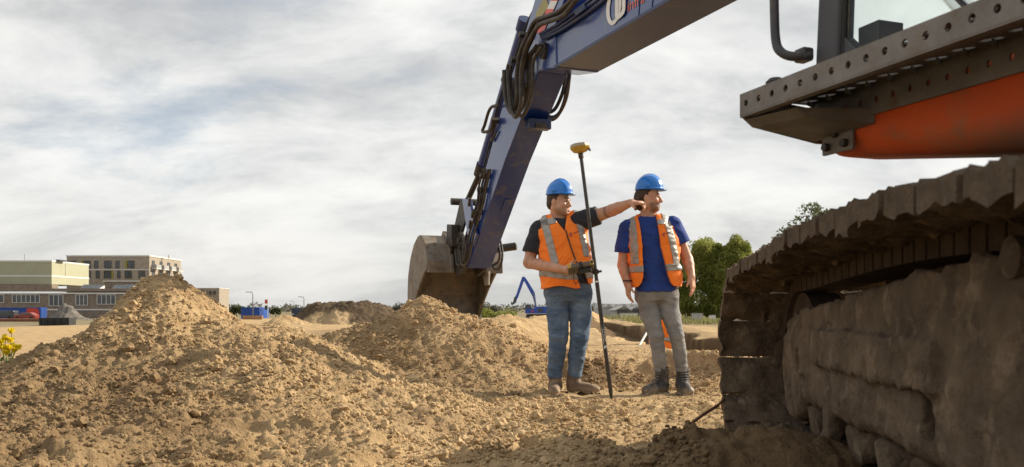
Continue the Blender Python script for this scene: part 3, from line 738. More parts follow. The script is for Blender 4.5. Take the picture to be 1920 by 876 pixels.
for s in (SL, SRt - .03):
    MB().prism([MO(t, s, z) for t, z in prof + mouth], MR * .03).build('side_plate', 'bucket_steel', bk, bevel=.006)
    MB().prism([MO(t, s - .012, z) for t, z in ((8.755, .60), (8.70, .66), (8.56, .80), (8.62, .86), (8.76, .78))], MR * .054).build('side_cutter', 'bucket_steel', bk, bevel=.004)
MB().prism([MO(t, SL - .02, z) for t, z in ((8.79, .70), (8.74, .56), (8.72, .57), (8.755, .70))], MR * (SRt - SL + .04) * 1.13).build('cutting_edge', 'bucket_steel', bk, bevel=.004)
MB().prism([MO(t, SL + .01, z) for t, z in ((7.97, 1.16), (8.03, 1.16), (8.06, 1.30), (7.98, 1.30))], MR * (SRt - SL - .02) * 1.13).build('hinge_beam', 'bucket_steel', bk, bevel=.006)
for s in (-.26, .07):
    MB().prism([MO(t, s, z) for t, z in ((7.92, 1.16), (7.95, 1.40), (8.06, 1.56), (8.22, 1.66), (8.30, 1.58), (8.1, 1.45), (8.06, 1.2))], MR * .05).build('hinge_ear', 'bucket_steel', bk, bevel=.008)
for k, tz in enumerate(((8.38, 1.605), (8.6, 1.48))):
    MB().box(MO(tz[0], -.065, tz[1]), ((SRt - SL - .06) * 1.13, .05, .02), ROTM).build('wear_strip', 'bucket_steel', bk)
# tilt cylinder with its bright end, right of the stick
tt, tz = mpix(940, 466, .24)
tc_ = MB().cyl(M(tt + .05, .02, tz - .03), M(tt - .02, .42, tz + .03), .05, 18).build('tilt_cylinder', 'dark_steel', ex, smooth=True)
MB().cyl(M(tt - .02, .42, tz + .03), M(tt - .022, .432, tz + .032), .047, 18).build('end_cap', 'white_decal', tc_, smooth=True)
for (a, b, h_) in ((850, 480, 40), (905, 520, 45)):
    tq, zq = mpix(a, b, -.2 if a < 880 else .1)
    MB().tube([M(tq, -.28 if a < 880 else .15, zq + .07), M(tq - .02, -.28 if a < 880 else .15, zq - .10)], [.05, .035], 10).build('bucket_lug', 'bucket_steel', bk, smooth=True)
# ---- hoses
def hose(pts, s, r, m='dusty_hose', parent=None, n=6):
    P = [HP(p[0], p[1], p[2] if len(p) > 2 else s) for p in pts]
    return MB().tube(spline(P, n), r, 9).build('hose', m, parent or ex, smooth=True)
Z3 = lambda x, y: (740 + x / 2.92, y / 2.92)
for k, (dx, dy, ds) in enumerate(((0, 0, 0), (6, 6, .05), (12, 2, .10))):
    hose([(1016 + dx, -12 + dy), (988 + dx, 45 + dy), (979 + dx * .8, 68), (962 + dx * .7, 118), (944 + dx * .6, 166), (932 + dx * .6, 205), (920 + dx * .6, 262), (908 + dx * .5, 312)], -.16 + ds, .014, 'blue_dark' if k else 'black_rubber')
for k, (dx, dy, ds) in enumerate(((0, 0, 0), (-5, -4, -.05), (6, -7, -.03), (3, 4, -.085))):
    hose([(1080 + dx, -4), (1055 + dx, 24 + dy), (1030 + dx, 35 + dy), (1008 + dx, 44 + dy), (993 + dx, 70), (981 + dx, 98), (974 + dx, 138), (974 + dx, 190 + dy), (965 + dx, 215 + dy), (956 + dx, 202 + dy), (951 + dx, 166), (950 + dx, 132)], -.30 + ds, .021)
for k, (dx, dy, ds) in enumerate(((0, 0, 0), (6, -4, .02), (11, 4, -.03))):
    hose([(1006 + dx, 86), (989 + dx, 112 + dy), (988 + dx, 160), (978 + dx, 198 + dy), (966 + dx, 214 + dy), (958 + dx, 196), (957 + dx, 150)], -.29 + ds, .018)
for k, (dx, dy, ds) in enumerate(((0, 0, 0), (-7, -9, .03), (-3, 5, .06))):
    hose([(1069 + dx, 132), (1062 + dx, 182 + dy), (1047 + dx, 214 + dy), (1031 + dx, 219 + dy), (1021 + dx, 204 + dy), (1015 + dx, 180)], .17 + ds, .019)
hose([(934, 197), (919, 204), (909, 234), (905, 247), (919, 244), (928, 226)], -.24, .018)
hose([(930, 232), (921, 256), (922, 264), (931, 246)], -.22, .012)
for k, (dx, ds) in enumerate(((0, 0), (5, .03), (-5, .05), (9, -.02))):
    hose([(911 + dx, 318), (903 + dx, 350), (899 + dx * .8, 381), (889 + dx, 410), (878 + dx, 446), (870 + dx, 488), (858 + dx, 497), (853 + dx, 468)], -.26 + ds, .013)
for k, (dx, dy, ds) in enumerate(((0, 0, 0), (-5, -8, .03))):
    hose([(933 + dx, 430), (942 + dx, 472), (938 + dx, 500 + dy), (927 + dx, 504 + dy), (921 + dx, 482), (929 + dx, 456), (938 + dx, 452)], .16 + ds, .013)
for i, (a, b) in enumerate(((981, 66), (966, 112), (948, 150), (928, 226), (907, 330), (902, 356), (893, 398))):
    MB().box(HP(a, b, -.24), (.09, .05, .05), SR).build('hose_clamp', 'dark_steel', ex, bevel=.005)
for (a, b) in ((952, 126), (957, 128), (948, 140), (880, 378), (898, 388), (886, 400), (881, 420), (862, 462), (846, 468)):
    MB().tube([HP(a, b + 8, -.27), HP(a + 1, b - 6, -.28)], [.022, .016], 8).build('hose_fitting', 'dark_steel', ex, smooth=True)

# ---- upper structure: orange lower body, walkway, cab, engine house
def sdf_local(lo, hi, h): return SDF(lo, hi, h)
def place(me, mtx): me.transform(mtx)
def M2(t, s, z): return M(t, s, z + .025)
MTX = Matrix.Translation(MC + UZ * .025) @ ROTM.to_4x4()
sk = SDF((-1.35, -2.8, 1.0), (-.1, 1.2, 1.6), .02)
sk.box((-1.025, .36, 1.332), (.165, .70, .152), Matrix.Rotation(math.radians(-8.5), 3, 'X'), rr=.10); sk.box((-1.025, -1.5, 1.32), (.16, 1.25, .12), rr=.05, k=.05)
sk.cut(lambda x, y, z: z - 1.445 + 0 * x + 0 * y)
me, V, f = sk.mesh('lower_body')
mud_ = np.clip(0.9 * ss(1.30, 1.185, V[:, 2]) * ss(.75, .1, V[:, 1]) + 0.55 * ss(0.1, 0.7, fbm3(V.T, 6, 3)) * ss(1.34, 1.18, V[:, 2]) + 0.12 * fbm3(V.T, 9, 2), 0, 1)
set_attr(me, 'mud', mud_); me.materials.append(MATS['orange_paint']); me.transform(MTX); body = link('lower_body', me, ex)
MB().box(M2(-.9, .25, 1.43), (2.0, 3.3, .07), ROTM).build('main_frame', 'dark_steel', ex)
MB().cyl(M2(0, 0, .95), M2(0, 0, 1.24), .62, 28).build('slew_ring', 'dark_steel', ex, smooth=True)
def plate_holes(name, o, u, v, nu, nv, hx, hy, m, parent, th=.006, nseg=8, rot=0.0):
    """sheet of nu x nv cells, a hole in each"""
    o, u, v = Vector(o), Vector(u), Vector(v); mb = MB(); sq = [(-1, -1), (0, -1), (1, -1), (1, 0), (1, 1), (0, 1), (-1, 1), (-1, 0)]
    for i in range(nu):
        for j in range(nv):
            c = o + u * (i + .5) + v * (j + .5); a = []; b = []
            for k, (x, y) in enumerate(sq):
                a.append(c + u * (.5 * x) + v * (.5 * y)); an = math.atan2(y, x) + rot * 0
                hxx, hyy = hx * math.cos(an), hy * math.sin(an); cr, sr = math.cos(rot), math.sin(rot)
                b.append(c + u * (hxx * cr - hyy * sr) + v * (hxx * sr + hyy * cr))
            mb.add(a + b, [(k, (k + 1) % 8, 8 + (k + 1) % 8, 8 + k) for k in range(8)])
    ob = mb.build(name, m, parent); s_ = ob.modifiers.new('thickness', 'SOLIDIFY'); s_.thickness = th; s_.offset = 0
    return ob
ZT, ZB, SO, SI, TT, TR = 1.475, 1.40, -1.50, -1.20, 1.04, -1.0
ncell = 29; du = (TT - TR) / ncell
walk = plate_holes('walkway', M2(TT, SO, ZB), MF * -du, UZ * (ZT - ZB), ncell, 1, .16, .16, 'steel_grey', ex, .008)
plate_holes('tread_plate', M2(TT, SO + .004, ZT - .012), MF * -(TT - TR) / 22, MR * (SI - SO - .008) / 3, 22, 3, .36, .14, 'steel_grey', walk, .006, rot=.5)
plate_holes('inner_flange', M2(TT, SI, ZB - .035), MF * -du, UZ * .095, ncell, 1, .12, .12, 'steel_grey', walk, .008)
sl2 = MB()
for i in range(22):
    for j in range(3):
        c = M2(TT - (TT - TR) * (i + .5) / 22, SO + .004 + (SI - SO - .008) * (j + .5) / 3, ZT - .024)
        sl2.box(c + MR * .012, (.05, .006, .016), ROTM @ Matrix.Rotation(.5, 3, 'Z'))
sl2.build('tread_lips', 'steel_grey', walk, kind='stuff')
MB().box(M2(.02, SO + .012, ZB - .003), (.03, TT - TR, .006), ROTM).build('bottom_lip', 'steel_grey', walk)
MB().prism([M2(TT + .006, s, z) for s, z in ((SO, ZT), (SO, ZB), (SO + .05, ZB - .035), (SI + .02, 1.325), (SI + .06, 1.325), (SI + .06, ZT - .03))], MF * -.012).build('end_plate', 'steel_grey', walk, bevel=.003)
gp = MB(); gp.hexa([M2(TT - .006, SO + .012, ZB - .012), M2(TT - .006, SO + .05, ZB - .037), M2(TT - .22, SO + .10, ZB - .04), M2(TT - .22, SO + .06, ZB - .012)],
                   [M2(TT - .006, SI + .01, ZB - .012), M2(TT - .006, SI + .01, 1.328), M2(TT - .30, SI + .01, 1.335), M2(TT - .30, SI + .01, ZB - .012)])
gp.build('gusset', 'steel_grey', walk, bevel=.004)
mp2 = MB().box(M2(.91, SI + .006, 1.335), (.014, .15, .13), ROTM).build('mounting_plate', 'steel_grey', walk, bevel=.004)
for (a, b) in ((.865, 1.375), (.865, 1.295), (.91, 1.335), (.955, 1.375), (.955, 1.295)):
    MB().cyl(M2(a, SI, b), M2(a, SI - .02, b), .014, 6).build('bolt', 'dark_steel', mp2)
for t in (.93, .02, -.6):
    MB().tube([M2(t, SO + .06, ZT - .01), M2(t, SO + .06, ZT + .022), M2(t, SO + .06, ZT + .034)], [.032, .032, .02], 14).build('rubber_stop', 'black_rubber', walk, smooth=True)
# cab
cab = MB().box(M2(.20, -.70, 1.50), (.88, 1.76, .05), ROTM).build('cab', 'cab_grey', ex, bevel=.01)
def beam(name, a, b, w, d_, m='cab_grey', parent=cab):
    a, b = Vector(a), Vector(b); L = (b - a); y = L.normalized(); x = MR if abs(y.dot(MR)) < .9 else MF; x = (x - y * x.dot(y)).normalized(); z = x.cross(y)
    return MB().box((a + b) / 2, (w, L.length, d_), Matrix((x, y, z)).transposed()).build(name, m, parent, bevel=.012)
for (t, s, w, d_) in ((1.03, -1.12, .07, .115), (1.03, -.29, .07, .10), (-.66, -1.12, .08, .09), (-.66, -.29, .08, .09)):
    beam('pillar', M2(t, s, 1.47), M2(t - (.10 if t > 0 else 0), s, 3.0), w, d_)
beam('pillar', M2(.32, -1.13, 1.47), M2(.28, -1.13, 3.0), .05, .06)
beam('pillar_trim', M2(.965, -1.115, 1.50), M2(.90, -1.115, 2.9), .05, .018, 'black_rubber')
MB().box(M2(.17, -.70, 3.03), (.92, 1.84, .08), ROTM).build('roof', 'cab_grey', cab, bevel=.03)
MB().box(M2(-.20, -1.125, 1.72), (.04, .86, .42), ROTM).build('door_panel', 'cab_grey', cab, bevel=.01)
MB().prism([M2(t, -1.135, z) for t, z in ((.98, 1.50), (.98, 1.72), (.80, 1.545), (.62, 1.50))], MR * .05).build('door_corner', 'cab_grey', cab, bevel=.01)
for nm, P in (('door_window', [(.96, -1.125, 1.52), (.34, -1.125, 1.52), (.30, -1.125, 2.9), (.88, -1.125, 2.9)]), ('front_window', [(1.04, -1.08, 1.53), (1.04, -.33, 1.53), (.94, -.33, 2.95), (.94, -1.08, 2.95)]),
              ('right_window', [(.98, -.29, 1.53), (-.6, -.29, 1.53), (-.6, -.29, 2.95), (.9, -.29, 2.95)]), ('rear_window', [(-.66, -1.06, 1.9), (-.66, -.35, 1.9), (-.66, -.35, 2.9), (-.66, -1.06, 2.9)])):
    a, b, c, d_ = (M2(*p) for p in P); n_ = (b - a).cross(d_ - a).normalized() * .005
    MB().hexa([a, b, c, d_], [q + n_ for q in (a, b, c, d_)]).build(nm, 'glass', cab)
MB().tube([M2(.96, -1.118, 1.53), M2(.88, -1.118, 2.9)], .006, 6).build('door_seal', 'steel_grey', cab)
st = MB(); st.box(M2(.05, -.70, 1.85), (.46, .48, .12), ROTM); st.box(M2(-.24, -.70, 2.2), (.46, .12, .70), ROTM); st.box(M2(.03, -.70, 1.65), (.3, .35, .3), ROTM)
st.build('seat', 'black_plastic', cab, bevel=.03)
for s in (-.98, -.42):
    cs = MB(); cs.box(M2(.35, s, 1.86), (.12, .8, .12), ROTM); cs.tube([M2(.42, s, 1.95), M2(.44, s, 2.15)], [.018, .028], 10); cs.build('control_console', 'black_plastic', cab, bevel=.02)
wm = MB(); wm.tube([M2(.93, -.98, 1.70), M2(.93, -.90, 1.715), M2(.95, -.55, 1.70)], [.014, .012, .01], 8); wm.box(M2(.92, -1.0, 1.69), (.11, .10, .09), ROTM); wm.build('wiper', 'black_plastic', cab, bevel=.015)
pd = MB(); pd.box(M2(.85, -.62, 1.62), (.22, .10, .16), ROTM @ Matrix.Rotation(.5, 3, 'X')); pd.build('pedals', 'black_plastic', cab, bevel=.01)
# grab rail in front of the cab
t3, z3 = mpix(1456, 92, -1.28)
rail = [HP(1451, -60, -1.25), HP(1452, 20, -1.25), HP(1455, 78, -1.25), HP(1465, 98, -1.245), HP(1486, 106, -1.22), HP(1518, 104, -1.16)]
MB().tube(spline(rail, 5), .017, 10).build('grab_rail', 'cab_grey', ex, smooth=True)
MB().box(HP(1507, 104, -1.17), (.05, .06, .05), ROTM).build('rail_clamp', 'cab_grey', ex, bevel=.01)
MB().box(M2(-1.75, .02, 1.92), (2.55, 2.0, .92), ROTM).build('engine_house', 'blue_paint', ex, bevel=.06)
MB().box(M2(-2.95, .02, 1.75), (2.6, .45, 1.0), ROTM).build('counterweight', 'blue_dark', ex, bevel=.12)
MB().box(M2(.1, .80, 1.80), (.85, 1.7, .68), ROTM).build('fuel_tank', 'blue_paint', ex, bevel=.06)

# ---- undercarriage
HT = math.atan2(.43, 3.75)
TF = Vector((math.sin(HT), math.cos(HT), 0)); TRr = Vector((math.cos(HT), -math.sin(HT), 0))
UM = Matrix.Translation(MC) @ Matrix((TRr, TF, UZ)).transposed().to_4x4()
def U(x, l, z): return UM @ Vector((x, l, z))
MB().box(U(0, 0, .62), (1.9, 1.3, .36), UM.to_3x3()).build('car_body', 'mud_dark', ex, bevel=.05)
RF, LF, ZC, TOP = .455, 1.95, .49, .945
def track_path(n):
    """points and outward normals round the track, evenly spaced"""
    P = []
    for k in range(240): P.append((-LF + 2 * LF * k / 240, ZC - RF))
    for k in range(160):
        a = -math.pi / 2 + math.pi * k / 160; P.append((LF + RF * math.cos(a), ZC + RF * math.sin(a)))
    for k in range(240):
        l = LF - 2 * LF * k / 240; P.append((l, ZC + RF + .066 * math.sin(math.pi * k / 240) ** 1.5))
    for k in range(160):
        a = math.pi / 2 + math.pi * k / 160; P.append((-LF + RF * math.cos(a), ZC + RF * math.sin(a)))
    P = np.array(P + [P[0]]); d = np.r_[0, np.cumsum(np.hypot(*np.diff(P, axis=0).T))]; q = np.arange(n) / n * d[-1] + .04
    L = np.interp(q, d, P[:, 0]); Zz = np.interp(q, d, P[:, 1]); L2 = np.interp(q + .01, d, P[:, 0]); Z2 = np.interp(q + .01, d, P[:, 1])
    return L, Zz, L2 - L, Z2 - Zz, d[-1]
NS = 48
Lp, Zp, dL, dZ, tot = track_path(NS); pitch = tot / NS
def shoe_mesh(k):
    """one mud-caked shoe: flat plate with three grousers outside; local x across, y along, z outwards"""
    xs = np.linspace(-.45, .45, 31); ys = np.linspace(-pitch / 2 + .004, pitch / 2 - .004, 9)
    X, Y = np.meshgrid(xs, ys, indexing='ij'); g_ = np.zeros_like(Y)
    for c in (-.075, 0.0, .075): g_ = np.maximum(g_, .032 * (1 - ss(.008, .02, np.abs(Y - c))))
    q = (X + 5 * k, Y, X * 0); ed = (1 - np.maximum(np.abs(X) / .45, 0) ** 14) 
    topz = .012 + np.maximum(g_, .024 + .012 * fbm3((X + 5 * k, Y, 0 * X + 3), 9, 3)) + .008 * fbm3((X + 5 * k, Y, 0 * X), 34, 2)
    botz = -.014 - .030 * np.abs(fbm3((X + 5 * k, Y, 0 * X + 7), 8, 3)) - .014 * fbm3((X + 5 * k, Y, 0 * X + 9), 28, 2)
    Xj = X + .012 * (np.abs(X) > .44) * fbm3((X * 0 + k, Y * 1.0, X), 22, 2)
    v = np.concatenate([np.stack([Xj, Y, topz], -1).reshape(-1, 3), np.stack([Xj, Y, botz], -1).reshape(-1, 3)])
    nx, ny = X.shape; n_ = nx * ny; i = np.arange((nx - 1) * (ny - 1)); a = i // (ny - 1) * ny + i % (ny - 1)
    f = [np.stack([a, a + ny, a + ny + 1, a + 1], 1), np.stack([a + 1, a + ny + 1, a + ny, a], 1) + n_]
    rim = [j for j in range(ny)] + [k2 * ny + ny - 1 for k2 in range(1, nx)] + [(nx - 1) * ny + j for j in range(ny - 2, -1, -1)] + [k2 * ny for k2 in range(nx - 2, 0, -1)]
    rim = np.array(rim); r2 = np.roll(rim, -1); f.append(np.stack([rim, r2, r2 + n_, rim + n_], 1))
    me = mesh_np('shoe', v, np.concatenate(f), True); me.materials.append(MATS['mud'])
    try: me.set_sharp_from_angle(angle=math.radians(50))
    except Exception: pass
    return me
shoe_me = [shoe_mesh(k) for k in range(5)]
for sx in (-1.157, 1.157):
    ch = MB(); n_ = 2 * NS
    L2, Z2, a2, b2, _ = track_path(n_)
    for k in range(n_):      # chain links
        T_ = Vector((0, a2[k], b2[k])).normalized(); O_ = Vector((0, T_.z, -T_.y))
        ch.box(U(sx, L2[k], Z2[k]) - UM.to_3x3() @ (O_ * .06), (.20, pitch * .42, .075), UM.to_3x3() @ Matrix((Vector((1, 0, 0)), T_, O_)).transposed())
    trk = ch.build('track_chain', 'mud_dark', ex)
    for k in range(NS):
        T_ = Vector((0, dL[k], dZ[k])).normalized(); O_ = Vector((0, T_.z, -T_.y))
        R3 = UM.to_3x3() @ Matrix((Vector((1, 0, 0)), T_, O_)).transposed()
        o = bpy.data.objects.new('shoe', shoe_me[(k * 3) % 5]); col.objects.link(o); o.parent = trk
        o.matrix_local = Matrix.Translation(U(sx, Lp[k], Zp[k])) @ R3.to_4x4(); W[o] = U(sx, Lp[k], Zp[k])
    o_in = sx + math.copysign(.17, sx); lo_x = min(sx - .17, sx + .17)
    if sx < 0:
        s_ = SDF((-1.45, -2.2, .08), (-.90, 2.15, 1.0), .0145)
        s_.box((-1.157, -.15, .555), (.17, 1.85, .262), rr=.06)
        sl3, g3 = s_.ax((-1.5, 1.1, 0), (-.8, 2.15, 1.0))      # rounded front end
        s_._put(sl3, (lambda a, b: np.sqrt(np.maximum(a, 0) ** 2 + np.maximum(b, 0) ** 2) + np.minimum(np.maximum(a, b), 0) - .05)(np.hypot(g3[1] - 1.70, g3[2] - .465) - .225, np.abs(g3[0] + 1.157) - .125).astype(np.float32), .05, 'add')
        s_.box((-1.157, -.55, .85), (.16, 1.5, .06), rr=.04, k=.06)
        s_.box((-1.325, .50, .585), (.034, .74, .078), rr=.012, k=.015)
        s_.box((-1.30, 1.04, .27), (.030, .05, .12), Matrix.Rotation(math.radians(-18), 3, 'X'), rr=.015, k=.02)
        s_.cut(lambda x, y, z: (z - (.735 + .075 * (1.6 - y))) * .99 + 0 * x)
        s_.offset(lambda x, y, z: -.012 * fbm3((x, y, z), 5.5, 3) - .008 * np.abs(fbm3((x, y, z), 13, 3)) - .007 * fbm3((x, y, z), 30, 2) - .030 * np.clip(fbm3((x, y, z * .6), 2.6, 2) + .05, 0, 1) * ss(.60, .8, z) - .012 * np.abs(fbm3((x, y, z), 11, 2)))
        s_.box((-1.33, 1.56, .50), (.14, .028, .058), rr=.008, mode='sub'); s_.box((-1.33, -.13, .44), (.16, .045, .07), rr=.02, k=.01, mode='sub')
        me, V, f = s_.mesh('track_frame'); me.materials.append(MATS['mud']); me.transform(UM); tfm = link('track_frame', me, ex)
        MB().box(U(-.90, -.05, .60), (.03, 3.3, .62), UM.to_3x3()).build('inner_blocker', 'mud_dark', tfm, bevel=.01)  # added dark plate, keeps bright sky from showing through above the frame
    else:
        tfm = MB().box(U(sx, 0, .52), (.34, 3.9, .4), UM.to_3x3()).build('track_frame', 'mud', ex, bevel=.08)
    for l in (1.45, .78, .40, .02, -.36, -.75, -1.15):
        rl = MB(); rl.tube([U(sx - .14, l, .205), U(sx - .13, l, .205), U(sx - .07, l, .225), U(sx + .07, l, .225), U(sx + .20, l, .225)], [.04, .085, .095, .08, .095], 18)
        rl.build('track_roller', 'mud', tfm, smooth=True)
    for l in (-.70,):
        rl = MB(); rl.tube([U(sx - .20, l, .875), U(sx - .19, l, .875), U(sx - .10, l, .875), U(sx + .1, l, .875)], [.03, .05, .052, .05], 16)
        rl.build('carrier_roller', 'mud', tfm, smooth=True)
    MB().tube([U(sx - .10, -LF, ZC), U(sx - .08, -LF, ZC), U(sx + .08, -LF, ZC), U(sx + .1, -LF, ZC)], [.2, .36, .36, .2], 24).build('drive_sprocket', 'mud_dark', ex, smooth=True)
    MB().tube([U(sx - .09, LF - .03, ZC), U(sx - .08, LF - .03, ZC), U(sx + .08, LF - .03, ZC), U(sx + .09, LF - .03, ZC)], [.2, .35, .35, .2], 28).build('idler_wheel', 'mud_dark', ex, smooth=True)
# ------------------------------------------------------------------ the people
mat('skin', (0.50, 0.265, 0.17), (0.57, 0.32, 0.215), rough=0.5, scale=14, bump=0.12, bscale=120, bdist=.003, attr='hairy', attrcol=(0.09, 0.05, 0.03), sss=0.12,
    extra=[((0.50, 0.20, 0.13), 9, 0.52, 0.75)])
mat('helmet_blue', (0.012, 0.17, 0.60), (0.016, 0.19, 0.64), rough=0.30, scale=4, coat=0.25, bump=.04, bscale=60, extra=[((0.10, 0.22, 0.45), 13, 0.60, 0.85)])
mat('vest_orange', (1.0, 0.235, 0.016), (0.94, 0.20, 0.013), rough=0.75, scale=7, bump=0.55, bscale=16, bdist=.012, sheen=.1)
mat('reflective', (0.36, 0.34, 0.315), (0.28, 0.262, 0.24), rough=0.45, metal=0.3, scale=18, bump=0.4, bscale=24, bdist=.006)
mat('navy_polo', (0.012, 0.04, 0.21), (0.016, 0.05, 0.25), rough=0.85, scale=6, bump=0.5, bscale=16, bdist=.012)
mat('black_polo', (0.020, 0.021, 0.028), (0.032, 0.033, 0.042), rough=0.9, scale=6, bump=0.5, bscale=16, bdist=.012)
mat('blue_denim', (0.06, 0.10, 0.175), (0.135, 0.19, 0.27), rough=0.9, scale=5.5, bump=0.8, bscale=11, bdist=.02, aniso=(1, 1, 1.9), extra=[((0.20, 0.28, 0.37), 4, 0.55, 0.75), ((0.035, 0.06, 0.12), 7, 0.58, 0.78)])
mat('grey_denim', (0.19, 0.19, 0.195), (0.28, 0.28, 0.28), rough=0.9, scale=6, bump=0.8, bscale=11, bdist=.02, aniso=(1, 1, 1.9), extra=[((0.29, 0.285, 0.28), 4, 0.55, 0.78)])
mat('black_trousers', (0.016, 0.016, 0.018), (0.026, 0.026, 0.028), rough=0.9, scale=5)
mat('brown_leather', (0.10, 0.06, 0.036), (0.22, 0.15, 0.095), rough=0.7, scale=9, bump=0.3, bscale=40, attr='dust', attrcol=(0.36, 0.265, 0.165))
mat('black_leather', (0.022, 0.022, 0.024), (0.055, 0.05, 0.046), rough=0.6, scale=10, bump=0.3, bscale=40, attr='dust', attrcol=(0.28, 0.22, 0.155))
mat('dark_hair', (0.030, 0.018, 0.011), (0.075, 0.042, 0.022), rough=0.6, scale=30, bump=0.8, bscale=60, bdist=.01)
mat('eye_white', (0.38, 0.35, 0.32), rough=0.25); mat('eye_dark', (0.02, 0.014, 0.01), rough=0.2)
mat('lace', (0.32, 0.31, 0.30), (0.10, 0.09, 0.09), rough=0.8, scale=60)
mat('purple_print', (0.16, 0.02, 0.12), rough=0.7)

def fr(f):
    f = Vector(f).normalized(); r = f.cross(UZ).normalized(); u = r.cross(f); return r, f, u
def head_sdf(S, c, fwd, jaw=1.0):
    r, f, u = fr(fwd); MM = [list(r), list(f), list(u)]; c = Vector(c); P = lambda a, b, d: c + r * a + f * b + u * d
    S.ell(P(0, -.012, .028), (.076, .098, .092), MM, k=.01)
    S.ell(P(0, .026, -.046), (.060 * jaw, .070, .076), MM, k=.035)
    S.cap(P(-.018, .074, -.098), P(.018, .074, -.098), .022 * jaw, k=.03)
    for s in (-1, 1):
        S.cap(P(.052 * s, -.005, -.055), P(.03 * s, .06, -.088), .028 * jaw, .022, k=.025)
        S.ell(P(.040 * s, .068, -.030), (.024, .022, .022), MM, k=.02)
        S.ell(P(.077 * s, -.008, -.012), (.012, .022, .034), MM, k=.006)
    S.cap(P(-.036, .083, .020), P(.036, .083, .020), .014, k=.015)
    S.cap(P(0, .094, .004), P(0, .114, -.034), .010, .0145, k=.012)
    for s in (-1, 1): S.cap(P(.006 * s, .104, -.038), P(.014 * s, .098, -.040), .009, k=.006)
    for s in (-1, 1): S.ell(P(.032 * s, .103, -.002), (.019, .016, .013), MM, k=.008, mode='sub')
    S.cap(P(-.021, .088, -.064), P(.021, .088, -.064), .010, k=.008); S.cap(P(-.02, .088, -.075), P(.02, .088, -.075), .010, k=.008)
    S.box(P(0, .104, -.069), (.022, .012, .0022), MM, k=.002, mode='sub')
    S.box(P(0, .098, -.0875), (.014, .010, .004), MM, rr=.002, k=.006, mode='sub')
def hand_sdf(S, w, f, n, thumb, curl, k=.012, spread=.0):
    """w wrist, f along the hand, n the way the palm faces, thumb = unit vector to the thumb side"""
    w = Vector(w); f = Vector(f).normalized(); n = (Vector(n) - f * Vector(n).dot(f)).normalized(); t = Vector(thumb); t = (t - f * t.dot(f) - n * t.dot(n)).normalized()
    MM = [list(t), list(f), list(n)]
    S.box(w + f * .050, (.039, .052, .015), MM, rr=.014, k=.02)
    S.ell(w + f * .035 + t * .024 + n * .012, (.020, .034, .018), MM, k=.012)
    L = (.074, .082, .076, .060); off = (.031, .0105, -.0105, -.031)
    for i in range(4):
        p = w + f * .092 + t * off[i]; a = curl[i] * .55; d0 = (f + t * off[i] * spread * 10).normalized()
        rr = (.0098, .0100, .0096, .0086)[i]
        for q, (fr_, g_) in enumerate(((.46, 1), (.30, 2.1), (.24, 2.9))):
            d = (d0 * math.cos(a * g_) + n * math.sin(a * g_)).normalized(); e = p + d * L[i] * fr_
            S.cap(p, e, rr * (1 - .06 * q), rr * (.94 - .06 * q), k=.004 if q else .008); p = e
    p = w + f * .028 + t * .034; c4 = curl[4]
    d = (f * .75 + t * .62 + n * (.25 + .5 * c4)).normalized(); e = p + d * .042; S.cap(p, e, .0135, .011, k=.012)
    d = (f * .95 + t * (.30 - .3 * c4) + n * (.25 + .5 * c4)).normalized(); e2 = e + d * .032; S.cap(e, e2, .011, .0085, k=.004)
def helmet(parent, c, fwd, tilt=0.0):
    r, f, u = fr(fwd); f = (f + u * tilt).normalized(); u = r.cross(f); c = Vector(c); MM = [list(r), list(f), list(u)]
    S = SDF(c - Vector((.22, .22, .09)), c + Vector((.22, .22, .2)), .0055)
    S.ell(c, (.103, .122, .128), MM, k=0); S.ell(c + u * .004, (.018, .120, .134), MM, k=.012)
    for s in (-1, 1): S.ell(c + r * .05 * s, (.009, .104, .110), MM, k=.008)
    x0, y0, z0 = c; uu = np.array(u)
    S.cut(lambda x, y, z: -((x - x0) * uu[0] + (y - y0) * uu[1] + (z - z0) * uu[2]) - .012)
    S.ell(c + f * .004 - u * .006, (.114, .133, .0085), MM, k=.006); S.ell(c + f * .076 - u * .010, (.076, .076, .0085), MM, k=.012)
    S.ell(c - u * .03, (.102, .124, .12), MM, k=0, mode='sub') if False else None
    for s in (-1, 1): S.box(c + r * .103 * s - f * .0 + u * .018, (.010, .02, .013), MM, rr=.004, k=.004)
    o, V, ff = S.build('hard_hat', 'helmet_blue', parent); return o
def eyes(parent, c, fwd):
    r, f, u = fr(fwd); c = Vector(c)
    for s in (-1, 1):
        mb = MB(); bm = bmesh.new(); bmesh.ops.create_uvsphere(bm, u_segments=10, v_segments=8, radius=.0115); q = c + r * .031 * s + f * .079 - u * .002
        mb.add([v.co + q for v in bm.verts], [[w_.index for w_ in p.verts] for p in bm.faces]); bm.free(); e = mb.build('eye', 'eye_white', parent, smooth=True)
        m2 = MB(); bm = bmesh.new(); bmesh.ops.create_uvsphere(bm, u_segments=8, v_segments=6, radius=.0065); q2 = q + f * .009
        m2.add([v.co + q2 for v in bm.verts], [[w_.index for w_ in p.verts] for p in bm.faces]); bm.free(); m2.build('iris', 'eye_dark', e, smooth=True)
def folds(amp, sx=1.0):
    def fn(x, y, z):
        return -amp * ((.45 - 1.6 * np.abs(vnoise3(x * 7 + 3, y * 7, z * 19 + 2.5 * vnoise3(x * 8, y * 8, z * 3)))) + .6 * fbm3((x * 13, y * 13, z * 30), 1.0, 2) + .35 * vnoise3(x * 5, y * 5, z * 5))
    return fn
